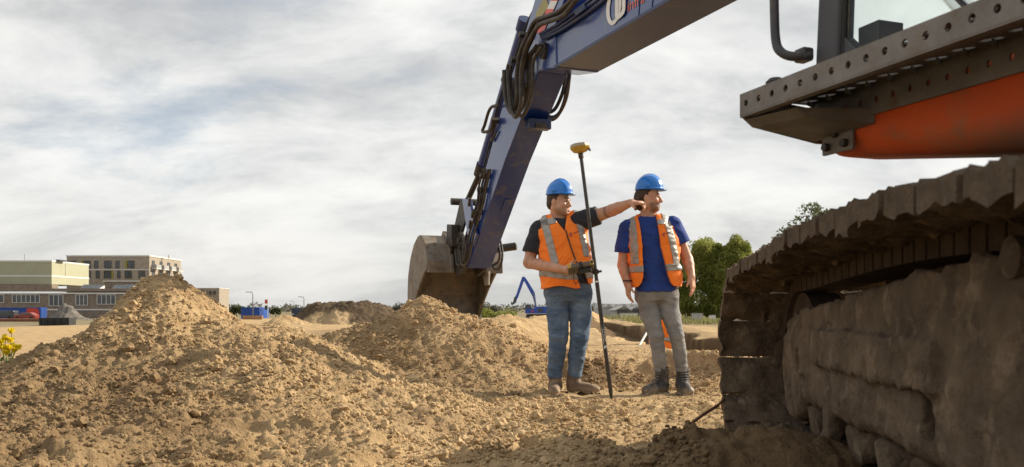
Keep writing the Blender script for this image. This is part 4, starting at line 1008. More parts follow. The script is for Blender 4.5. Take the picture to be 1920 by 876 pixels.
def trousers(name, m, legs, pelvis, parent, cuffs=True, fold=.0042):
    a = np.array([p for L in legs for p in L['p']]); lo = a.min(0) - .2; hi = a.max(0) + .2; lo[2] = a[:, 2].min() - .03
    S = SDF(lo, hi, .0075); Fs = []
    for L in legs:
        S.F[:] = .5; S.loft(pelvis, 2.3, k=.02); S.chain(L['p'], L['r'], k=.05); Fs.append(S.F.copy())
    h = np.clip(.5 + .5 * (Fs[1] - Fs[0]) / .012, 0, 1); S.F = Fs[1] * (1 - h) + Fs[0] * h - .012 * h * (1 - h)
    for L in legs:
        (kx, ky, kz), (ax, ay, az) = L['p'][1], L['p'][-1]
    S.offset(lambda x, y, z: folds(fold)(x, y, z) * (1 + 1.3 * np.exp(-((z - .24) / .07) ** 2) + .8 * np.exp(-((z - .52) / .07) ** 2) + .6 * np.exp(-((z - .82) / .06) ** 2)))
    zc_ = min(L['p'][-1][2] for L in legs)
    S.cut(lambda x, y, z: zc_ - z + 0 * x)
    if cuffs:
        for L in legs:
            p = Vector(L['p'][-1]); S.cap(p + Vector((0, 0, .008)), p + Vector((0, 0, .03)), L['r'][-1] + .006, k=.006)
        S.cut(lambda x, y, z: zc_ - .012 - z + 0 * x)
    o, V, f = S.build(name, m, parent); return o
def boot(parent, ank, toe, m, shaft, lace=False, r0=.058):
    ank = Vector(ank); toe = Vector(toe); d = Vector((toe.x - ank.x, toe.y - ank.y, 0)).normalized(); sd = Vector((-d.y, d.x, 0)); zb = GZ
    heel = Vector((ank.x, ank.y, 0)) - d * .055; tip = Vector((ank.x, ank.y, 0)) + d * .20
    S = SDF(Vector((ank.x, ank.y, zb)) - Vector((.3, .3, .03)), Vector((ank.x, ank.y, zb)) + Vector((.3, .3, shaft + .1)), .0065)
    P = lambda a, z: Vector((ank.x, ank.y, zb)) + d * a + Vector((0, 0, z)); MM = [list(d), list(sd), [0, 0, 1]]
    S.cap(P(-.012, shaft), P(-.012, .10), r0, r0 * .98, k=.01); S.cap(P(-.015, .09), P(-.02, .06), .052, .05, k=.03)
    S.cap(P(0, .075), P(.10, .062), .052, .046, k=.03); S.cap(P(.09, .058), P(.165, .052), .047, .043, k=.03)
    S.ell(P(.165, .05), (.058, .05, .042), MM, k=.02)
    S.offset(lambda x, y, z: -.004 * fbm3((x, y, z), 22, 2)); S.cut(lambda x, y, z: np.maximum(zb + .012 - z, z - zb - shaft) + 0 * x)
    S.box(P(.07, .014), (.145, .046, .016), MM, rr=.012, k=.004); S.box(P(.0, .012), (.07, .043, .018), MM, rr=.01, k=.004)
    o, V, f = S.build('boot', m, parent, attrs={'dust': lambda V: np.clip(ss(.10, .02, V[:, 2] - zb) * .85 + .35 * ss(0, .6, fbm3(V.T, 16, 2)), 0, 1)})
    if lace:
        for k in range(6):
            a = .015 + .016 * k if k > 3 else -.02 + .028 * k; z = .105 + (5 - k) * .017; L_ = MB()
            q = P(.040 + .0135 * k, .195 - .0215 * k); L_.tube([q - sd * .034 - Vector((0, 0, .006)), q + d * .016, q + sd * .034 - Vector((0, 0, .006))], .0045, 6); L_.build('boot_lace', 'lace', o, smooth=True)
        MB().tube([P(-.06, shaft + .004), P(-.03, shaft + .012) + sd * .05, P(.03, shaft + .006) + sd * .035, P(.045, shaft), P(.03, shaft + .006) - sd * .035, P(-.03, shaft + .012) - sd * .05, P(-.06, shaft + .004)], .009, 8).build('padded_collar', 'black_leather', o, smooth=True)
    return o
def stripe(parent, V, f, mask, name='reflective_stripe', m='reflective', lift=.004):
    c = V[f].mean(1); n_ = np.cross(V[f[:, 2]] - V[f[:, 0]], V[f[:, 3]] - V[f[:, 1]]); n_ /= np.linalg.norm(n_, axis=1)[:, None] + 1e-12
    k = mask(c[:, 0], c[:, 1], c[:, 2], n_)
    if not k.any(): return None
    g = f[k]; vn = np.zeros_like(V)
    for j in range(4): np.add.at(vn, f[:, j], n_)
    vn /= np.linalg.norm(vn, axis=1)[:, None] + 1e-12
    used = np.unique(g); re = np.full(len(V), -1); re[used] = np.arange(len(used)); v2 = V[used] + vn[used] * lift
    n0 = len(v2); top = re[g]; me = mesh_np(name, v2, top, True); me.materials.append(MATS[m]); o = link(name, me, parent)
    s_ = o.modifiers.new('thickness', 'SOLIDIFY'); s_.thickness = .004; s_.offset = -1; return o
def on_front(V, x, z, lift=.006):
    k = np.argmin((V[:, 0] - x) ** 2 + (V[:, 2] - z) ** 2 + .05 * V[:, 1] * 0 + np.where(V[:, 1] > np.median(V[:, 1]), 1, 0)); return Vector((x, V[k, 1] - lift, z))
def vest_mark(parent, V, x, z):
    tv, tf = text_flat('dJ', .040); mapped('printed_mark', tv, tf, lambda a, b, c: on_front(V, x + a, z + b + a * .1), 'purple_print', parent)
    for k in range(6):
        a = x + .045 + .0085 * k; mb = MB(); q = on_front(V, a, z + .022 + .012 * k * .3); mb.box(q, (.006, .003, .006)); mb.build('printed_letter', 'purple_print', parent)

GZ = float(surf(np.array([.4, .8, 1.2, 1.5]), np.array([7.42, 7.4, 7.4, 7.45])).mean()) - .015
def Q(px, py, y): return Vector(((px - 960) / FPX * y, y, CAMZ - (py - HOR) / FPX * y))

# ---------------- man in the dark shirt, pointing
pa = thing('person', (.46, 7.5, GZ), 'man in orange vest and blue jeans pointing right, hand on a controller', 'person')
torsoA = [(.84, .492, 7.52, .185, .14), (.98, .487, 7.50, .205, .165), (1.12, .478, 7.49, .210, .172), (1.28, .458, 7.50, .207, .158), (1.40, .435, 7.51, .205, .140), (1.48, .425, 7.52, .185, .118), (1.545, .415, 7.53, .125, .092), (1.60, .410, 7.53, .070, .070)]
hA = Vector((.412, 7.50, 1.690)); fA = (.84, -.54, -.04)
shR, elR, wrR = Vector((.215, 7.51, 1.445)), Vector((.150, 7.50, 1.155)), Q(1062, 506, 7.22)
shL, elL, wrL = Vector((.635, 7.49, 1.525)), Q(1149, 394, 7.40), Q(1184, 380, 7.22)
S = SDF((-.02, 6.95, GZ), (1.32, 7.75, 1.84), .0062)
S.loft([(z, x, y, a - .02, b - .02) for z, x, y, a, b in torsoA], 2.3, k=0)
head_sdf(S, hA, fA, 1.10)
S.cap(hA + Vector((-.012, .012, -.06)), Vector((.412, 7.53, 1.50)), .062, .070, k=.03)
S.chain([shR, elR], [.062, .050], k=.04); S.chain([elR, elR.lerp(wrR, .3), wrR], [.050, .051, .031], k=.02)
S.chain([shL, elL], [.066, .050], k=.04); S.chain([elL, elL.lerp(wrL, .3), wrL], [.050, .050, .031], k=.02)
hand_sdf(S, wrL, (Q(1210, 381, 7.12) - wrL), (.0, .25, -1), (0.1, -1, -.1), (.12, .95, 1.05, 1.1, .7))
hand_sdf(S, wrR, Vector((.92, -.30, .10)), (.25, .95, .10), (0, .1, 1), (.75, .8, .8, .85, .25))
for a, b in (((.41, 7.52, .86), (.40, 7.47, .5)), ((.40, 7.47, .5), (.385, 7.5, .30)), ((.575, 7.52, .86), (.575, 7.5, .5)), ((.575, 7.5, .5), (.56, 7.52, .30))): S.cap((a[0], a[1], a[2] + GZ), (b[0], b[1], b[2] + GZ), .045, k=.04)
rA, ffA, uA = fr(fA)
def hairyA(V):
    D = V - np.array(hA); fx = D @ np.array(ffA); uz = D @ np.array(uA); sx = np.abs(D @ np.array(rA)); inh = (np.linalg.norm(D, axis=1) < .19)
    st = .42 * ss(-.045, -.075, uz) * ss(-.01, .03, fx) * ss(-.15, -.12, uz) * inh * (1 - .8 * np.exp(-((uz + .07) / .012) ** 2) * ss(.08, .09, fx))
    brow = .85 * np.exp(-((uz - .024) / .007) ** 2) * ss(.07, .085, fx) * ss(.008, .014, sx) * (sx < .055) * inh
    mo = .5 * np.exp(-((uz + .0695) / .004) ** 2) * ss(.085, .095, fx) * (sx < .022) * inh
    band = .55 * (np.abs((V - np.array(elL.lerp(wrL, -.12))) @ np.array((wrL - elL).normalized())) < .011) * (V[:, 0] > .75) * (V[:, 2] > 1.4)
    arm = .22 * ss(.0, .6, fbm3(V.T, 40, 2)) * (V[:, 2] < 1.3)
    return np.clip(np.maximum.reduce([st, brow, mo, band, arm]), 0, 1)
bodyA, VA, fA_ = S.build('body', 'skin', pa, attrs={'hairy': hairyA})
eyes(bodyA, hA, fA)
# short hair
r, f, u = rA, ffA, uA; MM = [list(r), list(f), list(u)]
S = SDF(hA - Vector((.16, .16, .12)), hA + Vector((.16, .16, .16)), .0055); S.ell(hA - f * .016 + u * .030, (.0805, .100, .094), MM, k=0); S.ell(hA - f * .05 - u * .02, (.070, .062, .06), MM, k=.02)
S.offset(lambda x, y, z: -.003 * fbm3((x, y, z), 60, 2))
ffn, uun, hn = np.array(f), np.array(u), np.array(hA)
S.cut(lambda x, y, z: ((x - hn[0]) * ffn[0] + (y - hn[1]) * ffn[1] + (z - hn[2]) * ffn[2]) - .02 - .9 * np.maximum(((x - hn[0]) * uun[0] + (y - hn[1]) * uun[1] + (z - hn[2]) * uun[2]) - .03, 0))
S.build('hair', 'dark_hair', pa)
helmet(pa, hA + u * .070 + f * .004, fA, .02)
# shirt
S = SDF((0, 7.15, .9), (.95, 7.8, 1.68), .0075)
S.loft([(z, x, y, a + .004, b + .004) for z, x, y, a, b in torsoA[1:-1]], 2.3, k=0)
S.chain([shR + Vector((.03, 0, .0)), shR.lerp(elR, .78)], [.088, .084], k=.05); S.chain([shL - Vector((.05, 0, .01)), shL.lerp(elL, .52)], [.092, .083], k=.05)
S.offset(folds(.007))
e_ = np.array((elR - shR).normalized()); c_ = np.array(shR.lerp(elR, .70)); e2 = np.array((elL - shL).normalized()); c2 = np.array(shL.lerp(elL, .50))
S.cut(lambda x, y, z: np.where((x < .28) & (z < 1.42), (x - c_[0]) * e_[0] + (y - c_[1]) * e_[1] + (z - c_[2]) * e_[2], -1))
S.cut(lambda x, y, z: np.where(x > .66, (x - c2[0]) * e2[0] + (y - c2[1]) * e2[1] + (z - c2[2]) * e2[2], -1))
for a in np.linspace(-2.35, 2.35, 13):       # collar
    q = Vector((.412 + .078 * math.sin(a), 7.528 + .074 * math.cos(a), 1.555 - .03 * abs(a) / 2.3)); S.cap(q, q + Vector((.006 * math.sin(a), .006 * math.cos(a), .045 - .012 * abs(a))), .013, k=.012)
S.build('polo_shirt', 'black_polo', pa)
# vest
S = SDF((.1, 7.15, .80), (.85, 7.85, 1.66), .006)
S.loft([(.915, .492, 7.50, .232, .195), (.98, .490, 7.50, .232, .195)] + [(z, x, y, a + .024, b + .026) for z, x, y, a, b in torsoA[2:-2]] + [(1.545, .415, 7.53, .150, .105), (1.575, .412, 7.53, .11, .085)], 2.4, k=0)
S.cap((.60, 7.5, 1.50), (.55, 7.52, 1.53), .085, k=.04); S.cap((.255, 7.51, 1.455), (.3, 7.52, 1.48), .075, k=.04)
S.offset(folds(.009)); S.offset(lambda x, y, z: -.008 * vnoise3(x * 7, y * 7, z * 6) * ss(1.5, 1.1, z))
# arm holes, neck opening, open hem
S.cap((.105, 7.51, 1.30), (.135, 7.5, 1.50), .080, k=.01, mode='sub'); S.cap((.745, 7.48, 1.34), (.775, 7.48, 1.58), .085, k=.01, mode='sub')
S.cut(lambda x, y, z: np.where(y < 7.54, np.minimum(.5, (z - 1.42) - np.abs(x - .455 + .3 * (z - 1.42)) * 2.2), np.where(z > 1.53, z - 1.53 - .25 * np.abs(x - .41), -1)) + 0 * x)
S.cut(lambda x, y, z: np.where((y < 7.45), np.minimum(1.10 - z, .042 - np.abs(x - .60 - .35 * (1.02 - z))) * (z > .5), -1.0))
S.cut(lambda x, y, z: (.935 + .03 * ss(.55, .66, x) + .012 * np.sin(x * 19)) - z + 0 * y)
vA, V, ff = S.build('safety_vest', 'vest_orange', pa)
def mA1(x, y, z, n_): return (n_[:, 1] < .25) & (np.abs(x - (.295 + .24 * (1.45 - z))) < .031) & (z > 1.12)
def mA2(x, y, z, n_): return (n_[:, 1] < .25) & (np.abs(x - (.585 + .20 * (1.5 - z))) < .028) & (z > 1.20)
def mA3(x, y, z, n_): return (np.abs(z - (1.045 + .02 * np.sin(x * 9))) < .026)
def mA4(x, y, z, n_): return (n_[:, 2] > .25) & (np.abs(z - 1.50 - .28 * (x - .3)) < .03) & (x < .385) & (x > .255)
for q in (mA1, mA2, mA3): stripe(vA, V, ff, q)
stripe(vA, V, ff, mA4)
vest_mark(vA, V, .487, 1.378)
MB().tube([on_front(V, .463 + .12 * t ** 1.2, 1.43 - .36 * t) for t in np.linspace(0, 1, 14)], .0055, 6).build('zip', 'black_plastic', vA, smooth=True)
trousers('jeans', 'blue_denim', [{'p': [(.405, 7.52, .86), (.405, 7.50, .70), (.408, 7.46, .50), (.388, 7.48, .33), (.378, 7.50, .165 + GZ)], 'r': [.106, .101, .082, .074, .059]},
         {'p': [(.585, 7.52, .86), (.602, 7.51, .70), (.592, 7.47, .50), (.565, 7.50, .33), (.552, 7.52, .175 + GZ)], 'r': [.106, .100, .080, .072, .058]}],
         [(.82, .495, 7.52, .180, .120), (.88, .493, 7.52, .205, .150), (.97, .49, 7.51, .205, .158)], pa)
boot(pa, (.378, 7.49, 0), (.345, 7.2, 0), 'brown_leather', .20); boot(pa, (.553, 7.52, 0), (.80, 7.46, 0), 'brown_leather', .20)
# ---------------- man in the blue polo
pb = thing('person', (1.3, 7.5, GZ), 'man in blue polo and grey jeans with open orange vest, looking right', 'person')
torsoB = [(.84, 1.275, 7.52, .162, .122), (.98, 1.262, 7.51, .172, .128), (1.12, 1.25, 7.51, .172, .128), (1.28, 1.237, 7.51, .183, .134), (1.40, 1.222, 7.51, .192, .126), (1.48, 1.213, 7.52, .182, .110), (1.55, 1.205, 7.53, .118, .088), (1.61, 1.20, 7.53, .066, .066)]
hB = Vector((1.200, 7.50, 1.728)); fB = (.95, -.30, -.02)
sR, eR, wR = Vector((1.005, 7.51, 1.455)), Vector((.978, 7.53, 1.135)), Q(1176, 533, 7.44)
sL, eL, wL = Vector((1.425, 7.51, 1.485)), Vector((1.548, 7.53, 1.185)), Q(1297, 519, 7.42)
S = SDF((.82, 7.15, GZ), (1.78, 7.75, 1.88), .0062)
S.loft([(z, x, y, a - .02, b - .02) for z, x, y, a, b in torsoB], 2.3, k=0)
head_sdf(S, hB, fB, 1.02); S.cap(hB + Vector((-.012, .012, -.06)), Vector((1.205, 7.53, 1.52)), .058, .066, k=.03)
S.chain([sR, eR], [.052, .046], k=.03); S.chain([eR, eR.lerp(wR, .3), wR], [.046, .046, .030], k=.02)
S.chain([sL, eL], [.052, .046], k=.03); S.chain([eL, eL.lerp(wL, .3), wL], [.046, .047, .030], k=.02)
hand_sdf(S, wR, (.10, -.15, -1), (1, .15, 0), (.2, -1, 0), (.35, .42, .5, .55, .3)); hand_sdf(S, wL, (.08, -.12, -1), (-.8, .6, 0), (-.5, -.9, 0), (.28, .36, .45, .5, .2))
for a, b in (((1.19, 7.52, .86), (1.27, 7.47, .5)), ((1.27, 7.47, .5), (1.29, 7.49, .32)), ((1.36, 7.52, .86), (1.45, 7.5, .5)), ((1.45, 7.5, .5), (1.48, 7.5, .32))): S.cap((a[0], a[1], a[2] + GZ), (b[0], b[1], b[2] + GZ), .040, k=.04)
rB, ffB, uB = fr(fB)
def hairyB(V):
    D = V - np.array(hB); fx = D @ np.array(ffB); uz = D @ np.array(uB); sx = np.abs(D @ np.array(rB)); inh = (np.linalg.norm(D, axis=1) < .19)
    n_ = .12 * fbm3(V.T, 50, 2)
    st = np.clip(.62 + n_, 0, 1) * ss(-.040, -.058, uz) * ss(.005, .035, fx) * ss(-.16, -.12, uz) * inh
    brow = .8 * np.exp(-((uz - .024) / .007) ** 2) * ss(.07, .085, fx) * ss(.008, .014, sx) * (sx < .055) * inh
    arm = .2 * ss(.0, .6, fbm3(V.T, 40, 2)) * (V[:, 2] < 1.3)
    return np.clip(np.maximum.reduce([st, brow, arm]), 0, 1)
bodyB, VB, fB_ = S.build('body', 'skin', pb, attrs={'hairy': hairyB}); eyes(bodyB, hB, fB)
r, f, u = rB, ffB, uB; MM = [list(r), list(f), list(u)]
S = SDF(hB - Vector((.2, .2, .2)), hB + Vector((.16, .16, .16)), .0055)
S.ell(hB - f * .018 + u * .028, (.083, .104, .098), MM, k=0); S.ell(hB - f * .072 - u * .030, (.078, .060, .085), MM, k=.02)
for k in range(46):     # curls at the back and by the ears
    a = random.uniform(-2.2, 2.2); q = hB - f * (.055 + .055 * math.cos(a)) + r * .075 * math.sin(a) + u * random.uniform(-.105, .02); S.ell(q, (.017, .017, .017), None, k=.008)
ffn, uun, hn = np.array(f), np.array(u), np.array(hB)
S.offset(lambda x, y, z: -.004 * fbm3((x, y, z), 55, 2))
S.cut(lambda x, y, z: ((x - hn[0]) * ffn[0] + (y - hn[1]) * ffn[1] + (z - hn[2]) * ffn[2]) - .008 - .9 * np.maximum(((x - hn[0]) * uun[0] + (y - hn[1]) * uun[1] + (z - hn[2]) * uun[2]) - .03, 0))
S.build('hair', 'dark_hair', pb)
helmet(pb, hB + u * .074 + f * .004, fB, .0)
S = SDF((.82, 7.2, .84), (1.68, 7.8, 1.72), .0075)
S.loft([(.90, 1.27, 7.51, .182, .142)] + [(z, x, y, a + .006, b + .006) for z, x, y, a, b in torsoB[1:-1]], 2.3, k=0)
S.chain([sR + Vector((.018, 0, 0)), sR.lerp(eR, .72)], [.083, .090], k=.05); S.chain([sL - Vector((.018, 0, 0)), sL.lerp(eL, .60)], [.084, .084], k=.05)
S.offset(folds(.007))
e_ = np.array((eR - sR).normalized()); c_ = np.array(sR.lerp(eR, .66)); e2 = np.array((eL - sL).normalized()); c2 = np.array(sL.lerp(eL, .54))
S.cut(lambda x, y, z: np.where((x < 1.08) & (z < 1.42), (x - c_[0]) * e_[0] + (y - c_[1]) * e_[1] + (z - c_[2]) * e_[2], -1))
S.cut(lambda x, y, z: np.where((x > 1.43) & (z < 1.46), (x - c2[0]) * e2[0] + (y - c2[1]) * e2[1] + (z - c2[2]) * e2[2], -1))
S.cut(lambda x, y, z: .895 - z + 0 * x + 0 * y)
for a in np.linspace(-2.5, 2.5, 13):
    q = Vector((1.205 + .074 * math.sin(a), 7.528 + .070 * math.cos(a), 1.572 - .035 * abs(a) / 2.3)); S.cap(q, q + Vector((.008 * math.sin(a), .008 * math.cos(a), .042 - .012 * abs(a))), .012, k=.012)
S.build('polo_shirt', 'navy_polo', pb)
MB().tube([Vector((1.212, 7.44, 1.51)), Vector((1.213, 7.40, 1.47)), Vector((1.216, 7.385, 1.40))], .004, 6).build('polo_placket', 'navy_polo', pb)
S = SDF((.93, 7.2, .84), (1.62, 7.85, 1.70), .006)
S.loft([(.925, 1.262, 7.51, .222, .175), (1.0, 1.260, 7.51, .226, .178), (1.12, 1.252, 7.51, .232, .178), (1.28, 1.24, 7.51, .232, .172), (1.40, 1.224, 7.51, .226, .156), (1.48, 1.215, 7.52, .212, .136), (1.55, 1.207, 7.53, .150, .104), (1.58, 1.203, 7.53, .11, .088)], 2.5, k=0)
S.cap((1.395, 7.51, 1.47), (1.33, 7.52, 1.50), .07, k=.04); S.cap((1.03, 7.51, 1.45), (1.08, 7.52, 1.48), .07, k=.04)
S.offset(folds(.009)); S.offset(lambda x, y, z: -.010 * vnoise3(x * 7, y * 7, z * 5) * ss(1.5, 1.1, z))
S.cap((.93, 7.52, 1.28), (.955, 7.51, 1.52), .080, k=.01, mode='sub'); S.cap((1.545, 7.52, 1.30), (1.50, 7.51, 1.55), .080, k=.01, mode='sub')
zl = [.90, .945, .97, 1.03, 1.29, 1.55, 1.66]; xl = [1.04, 1.095, 1.115, 1.132, 1.125, 1.10, 1.10]; xr = [1.46, 1.405, 1.375, 1.350, 1.283, 1.255, 1.262]
def openB(x, y, z):
    a = np.interp(z, zl, xl); b = np.interp(z, zl, xr); return np.where(y < 7.50, np.minimum(x - a, b - x), -1.0)
S.cut(openB); S.cut(lambda x, y, z: np.where((y > 7.5) & (z > 1.545), z - 1.545, -1.0) + 0 * x)
S.cut(lambda x, y, z: (.940 + .008 * np.sin(x * 23)) - z + 0 * y)
vB, V, ff = S.build('safety_vest', 'vest_orange', pb)
stripe(vB, V, ff, lambda x, y, z, n_: (n_[:, 1] < .25) & (np.abs(x - 1.045 - .055 * (1.5 - z)) < .030) & (z > 1.135))
stripe(vB, V, ff, lambda x, y, z, n_: (n_[:, 1] < .25) & (np.abs(x - 1.350 - .20 * (1.5 - z)) < .030) & (z > 1.12))
stripe(vB, V, ff, lambda x, y, z, n_: (np.abs(z - 1.100 - .04 * (x - 1.2)) < .028) & (x > 1.25))
stripe(vB, V, ff, lambda x, y, z, n_: (np.abs(z - 1.095 - .02 * (x - 1.2)) < .028) & (x < 1.25))
stripe(vB, V, ff, lambda x, y, z, n_: (n_[:, 1] < .1) & (np.abs(z - 1.505 - .15 * (x - 1.3)) < .024) & (x > 1.262) & (x < 1.325))
vest_mark(vB, V, 1.288, 1.378)
MB().tube([on_front(V, 1.138 - .0 + .01 * t, 1.36 - .3 * t, .002) for t in np.linspace(0, .3, 5)], .007, 6).build('zip', 'black_plastic', vB, smooth=True)
trousers('jeans', 'grey_denim', [{'p': [(1.185, 7.52, .86), (1.215, 7.51, .70), (1.262, 7.46, .52), (1.288, 7.48, .34), (1.306, 7.50, .205 + GZ)], 'r': [.094, .086, .065, .060, .052]},
         {'p': [(1.365, 7.52, .86), (1.395, 7.50, .70), (1.440, 7.46, .52), (1.475, 7.49, .34), (1.505, 7.52, .205 + GZ)], 'r': [.094, .085, .064, .060, .052]}],
         [(.82, 1.272, 7.52, .165, .110), (.88, 1.272, 7.52, .180, .128), (.97, 1.265, 7.51, .176, .128)], pb, cuffs=False)
boot(pb, (1.308, 7.50, 0), (1.12, 7.36, 0), 'black_leather', .235, True, .060); boot(pb, (1.507, 7.52, 0), (1.53, 7.2, 0), 'black_leather', .235, True, .060)
MB().tube([wR + Vector((.036 * math.cos(a), .036 * math.sin(a), .03)) for a in np.linspace(0, 6.283, 17)], .006, 6).build('wristband', 'black_plastic', pb, smooth=True)

# ---------------- third worker, down in the trench behind the blue-shirted man's legs
gc = -.80; pc = thing('person', (2.22, 12.5, gc), 'worker in orange vest standing in the trench, seen between the legs of the blue-shirted man', 'person')
cx, cy = 2.22, 12.5
S = SDF((cx - .45, cy - .4, gc), (cx + .45, cy + .4, gc + 1.75), .011)
S.loft([(gc + .85, cx, cy, .15, .11), (gc + 1.1, cx, cy, .15, .11), (gc + 1.35, cx, cy - .02, .17, .11), (gc + 1.45, cx, cy - .03, .06, .06)], 2.3, k=0)
head_sdf(S, (cx, cy - .05, gc + 1.58), (-.3, -1, -.2))
S.cap((cx, cy - .04, gc + 1.52), (cx, cy, gc + 1.38), .058, k=.03)
for s in (-1, 1):
    S.chain([Vector((cx + .17 * s, cy, gc + 1.33)), Vector((cx + .18 * s, cy - .04, gc + 1.05)), Vector((cx + .12 * s, cy - .24, gc + .90))], [.055, .045, .03], k=.03)
    hand_sdf(S, (cx + .12 * s, cy - .24, gc + .90), (-.1 * s, -.5, -1), (-s, 0, 0), (0, -1, .4), (.6, .6, .6, .6, .4)); S.cap((cx + .1 * s, cy, gc + .85), (cx + .1 * s, cy, gc + .1), .06, .05, k=.03)
S.build('body', 'skin', pc, attrs={'hairy': lambda V: V[:, 0] * 0})
S = SDF((cx - .4, cy - .35, gc + .8), (cx + .4, cy + .35, gc + 1.6), .010); S.loft([(gc + .86, cx, cy, .17, .13), (gc + 1.1, cx, cy, .17, .13), (gc + 1.38, cx, cy - .02, .18, .12), (gc + 1.47, cx, cy - .02, .08, .08)], 2.3, k=0)
for s in (-1, 1): S.cap((cx + .15 * s, cy, gc + 1.34), (cx + .17 * s, cy - .02, gc + 1.14), .065, k=.04)
S.offset(folds(.007)); S.build('polo_shirt', 'navy_polo', pc)
S = SDF((cx - .4, cy - .35, gc + .8), (cx + .4, cy + .35, gc + 1.6), .010); S.loft([(gc + .90, cx, cy, .20, .16), (gc + 1.1, cx, cy, .195, .155), (gc + 1.36, cx, cy - .02, .195, .14), (gc + 1.45, cx, cy - .02, .13, .1)], 2.3, k=0)
S.offset(folds(.008)); vc, V, ff = S.build('safety_vest', 'vest_orange', pc); stripe(vc, V, ff, lambda x, y, z, n_: np.abs(z - gc - 1.10) < .03)
trousers('trousers', 'black_trousers', [{'p': [(cx + .09 * s, cy, gc + .86), (cx + .10 * s, cy, gc + .68), (cx + .11 * s, cy - .03, gc + .48), (cx + .11 * s, cy, gc + .3), (cx + .11 * s, cy, gc + .12)], 'r': [.1, .1, .085, .08, .075]} for s in (-1, 1)],
         [(gc + .78, cx, cy, .16, .12), (gc + .92, cx, cy, .175, .13)], pc, cuffs=False) if False else None
S = SDF((cx - .35, cy - .3, gc), (cx + .35, cy + .3, gc + 1.0), .010); S.loft([(gc + .76, cx, cy, .16, .12), (gc + .93, cx, cy, .175, .135)], 2.3, k=.02)
for s in (-1, 1): S.chain([Vector((cx + .09 * s, cy, gc + .84)), Vector((cx + .11 * s, cy - .03, gc + .46)), Vector((cx + .11 * s, cy, gc + .1))], [.1, .082, .07], k=.04)
S.offset(folds(.007)); S.build('trousers', 'black_trousers', pc)
helmet(pc, Vector((cx, cy - .05, gc + 1.65)), (-.3, -1, -.1))
for s in (-1, 1):
    S = SDF((cx + .11 * s - .15, cy - .3, gc - .05), (cx + .11 * s + .15, cy + .15, gc + .25), .010); S.cap((cx + .11 * s, cy, gc + .18), (cx + .11 * s, cy, gc + .06), .06, .05, k=.03); S.cap((cx + .11 * s, cy, gc + .045), (cx + .12 * s, cy - .18, gc + .04), .045, .04, k=.03)
    S.build('boot', 'black_leather', pc, attrs={'dust': lambda V: V[:, 0] * 0 + .3})

# ------------------------------------------------------------------ survey pole, controller, measuring staff
mat('pole_black', (0.020, 0.019, 0.018), (0.045, 0.04, 0.035), rough=0.35, scale=20, coat=.3)
mat('receiver_yellow', (0.52, 0.32, 0.045), (0.46, 0.28, 0.04), rough=0.45, scale=10); mat('receiver_cap', (0.42, 0.36, 0.28), (0.36, 0.31, 0.24), rough=0.5, scale=8)
mat('controller_olive', (0.14, 0.115, 0.07), (0.10, 0.085, 0.055), rough=0.5, scale=14); mat('screen_glass', (0.012, 0.013, 0.015), rough=0.12)
mat('print_white', (0.75, 0.75, 0.73), rough=0.5)
YP = 7.16; p0 = Q(1147, 741, YP); p1 = Q(1089, 290, YP); p0.z = float(surf(np.array([p0.x]), np.array([YP]))[0]) - .02
pole = thing('survey_pole', p0, 'leaning black survey pole with a yellow satellite receiver on top', 'survey pole')
ax_ = (p1 - p0).normalized()
sh = MB().tube([p0 + ax_ * .06, p0 + ax_ * 1.02, p0 + ax_ * 1.021, p1], [.0175, .0175, .0155, .0155], 18).build('shaft', 'pole_black', pole, smooth=True)
MB().tube([p0, p0 + ax_ * .03, p0 + ax_ * .07], [.002, .010, .0175], 14).build('tip', 'dark_steel', pole, smooth=True)
pc_ = lambda k: p0 + ax_ * k
kc = (Q(1116, 510, YP) - p0).dot(ax_)
MB().tube([pc_(kc - .09), pc_(kc - .075)], .0195, 18).build('white_ring', 'print_white', pole, smooth=True)
cl = MB().tube([pc_(kc - .02), pc_(kc - .018), pc_(kc + .018), pc_(kc + .02)], [.022, .027, .027, .022], 16).build('clamp_collar', 'dark_steel', pole, smooth=True)
MB().cyl(pc_(kc) + Vector((.02, -.005, 0)), pc_(kc) + Vector((.05, -.012, .006)), .010, 10).build('clamp_knob', 'dark_steel', cl, smooth=True)
hx = [(-.004, .018), (0, .022), (.012, .060), (.040, .083), (.047, .086), (.050, .086), (.073, .079), (.079, .070), (.081, .02)]
rm = MB().tube([p1 + ax_ * (.012 + a) for a, b in hx[:6]], [b for a, b in hx[:6]], 10).build('receiver_base', 'receiver_yellow', pole, bevel=.003)
MB().tube([p1 + ax_ * (.012 + a) for a, b in hx[5:]], [b * 1.003 for a, b in hx[5:]], 10).build('receiver_cap', 'receiver_cap', pole, bevel=.004)
MB().tube([p1 - ax_ * .03, p1 + ax_ * .012], .022, 14).build('neck', 'dark_steel', pole, smooth=True)
MB().cyl(p1 + ax_ * .092, p1 + ax_ * .102, .008, 8).build('antenna_stub', 'dark_steel', pole)
for a in (-.5, .0): 
    q = p1 + ax_ * .040 + Vector((math.cos(a) * .074, math.sin(a) * .074, 0)); MB().cyl(q, q + Vector((math.cos(a), math.sin(a), 0)) * .014, .010, 8).build('port', 'dark_steel', rm)
k0 = (Q(1131, 653, YP) - p0).dot(ax_); sd_ = ax_.cross(Vector((0, 1, 0))).normalized()
tv, tf = text_flat('TOPCON', 1.0); hgt = .040; wid = float(tv[:, 0].max())
def on_pole(u_, v_, w_):
    a = (v_ - .36) * hgt / .0178; return pc_(k0 + u_ / wid * .130 + .028) + (-sd_ * math.sin(a) * -1 * -1 * .0183) * 1.0 + Vector((0, -1, 0)) * math.cos(a) * .0183
sgn = 1.0 if sd_.x > 0 else -1.0
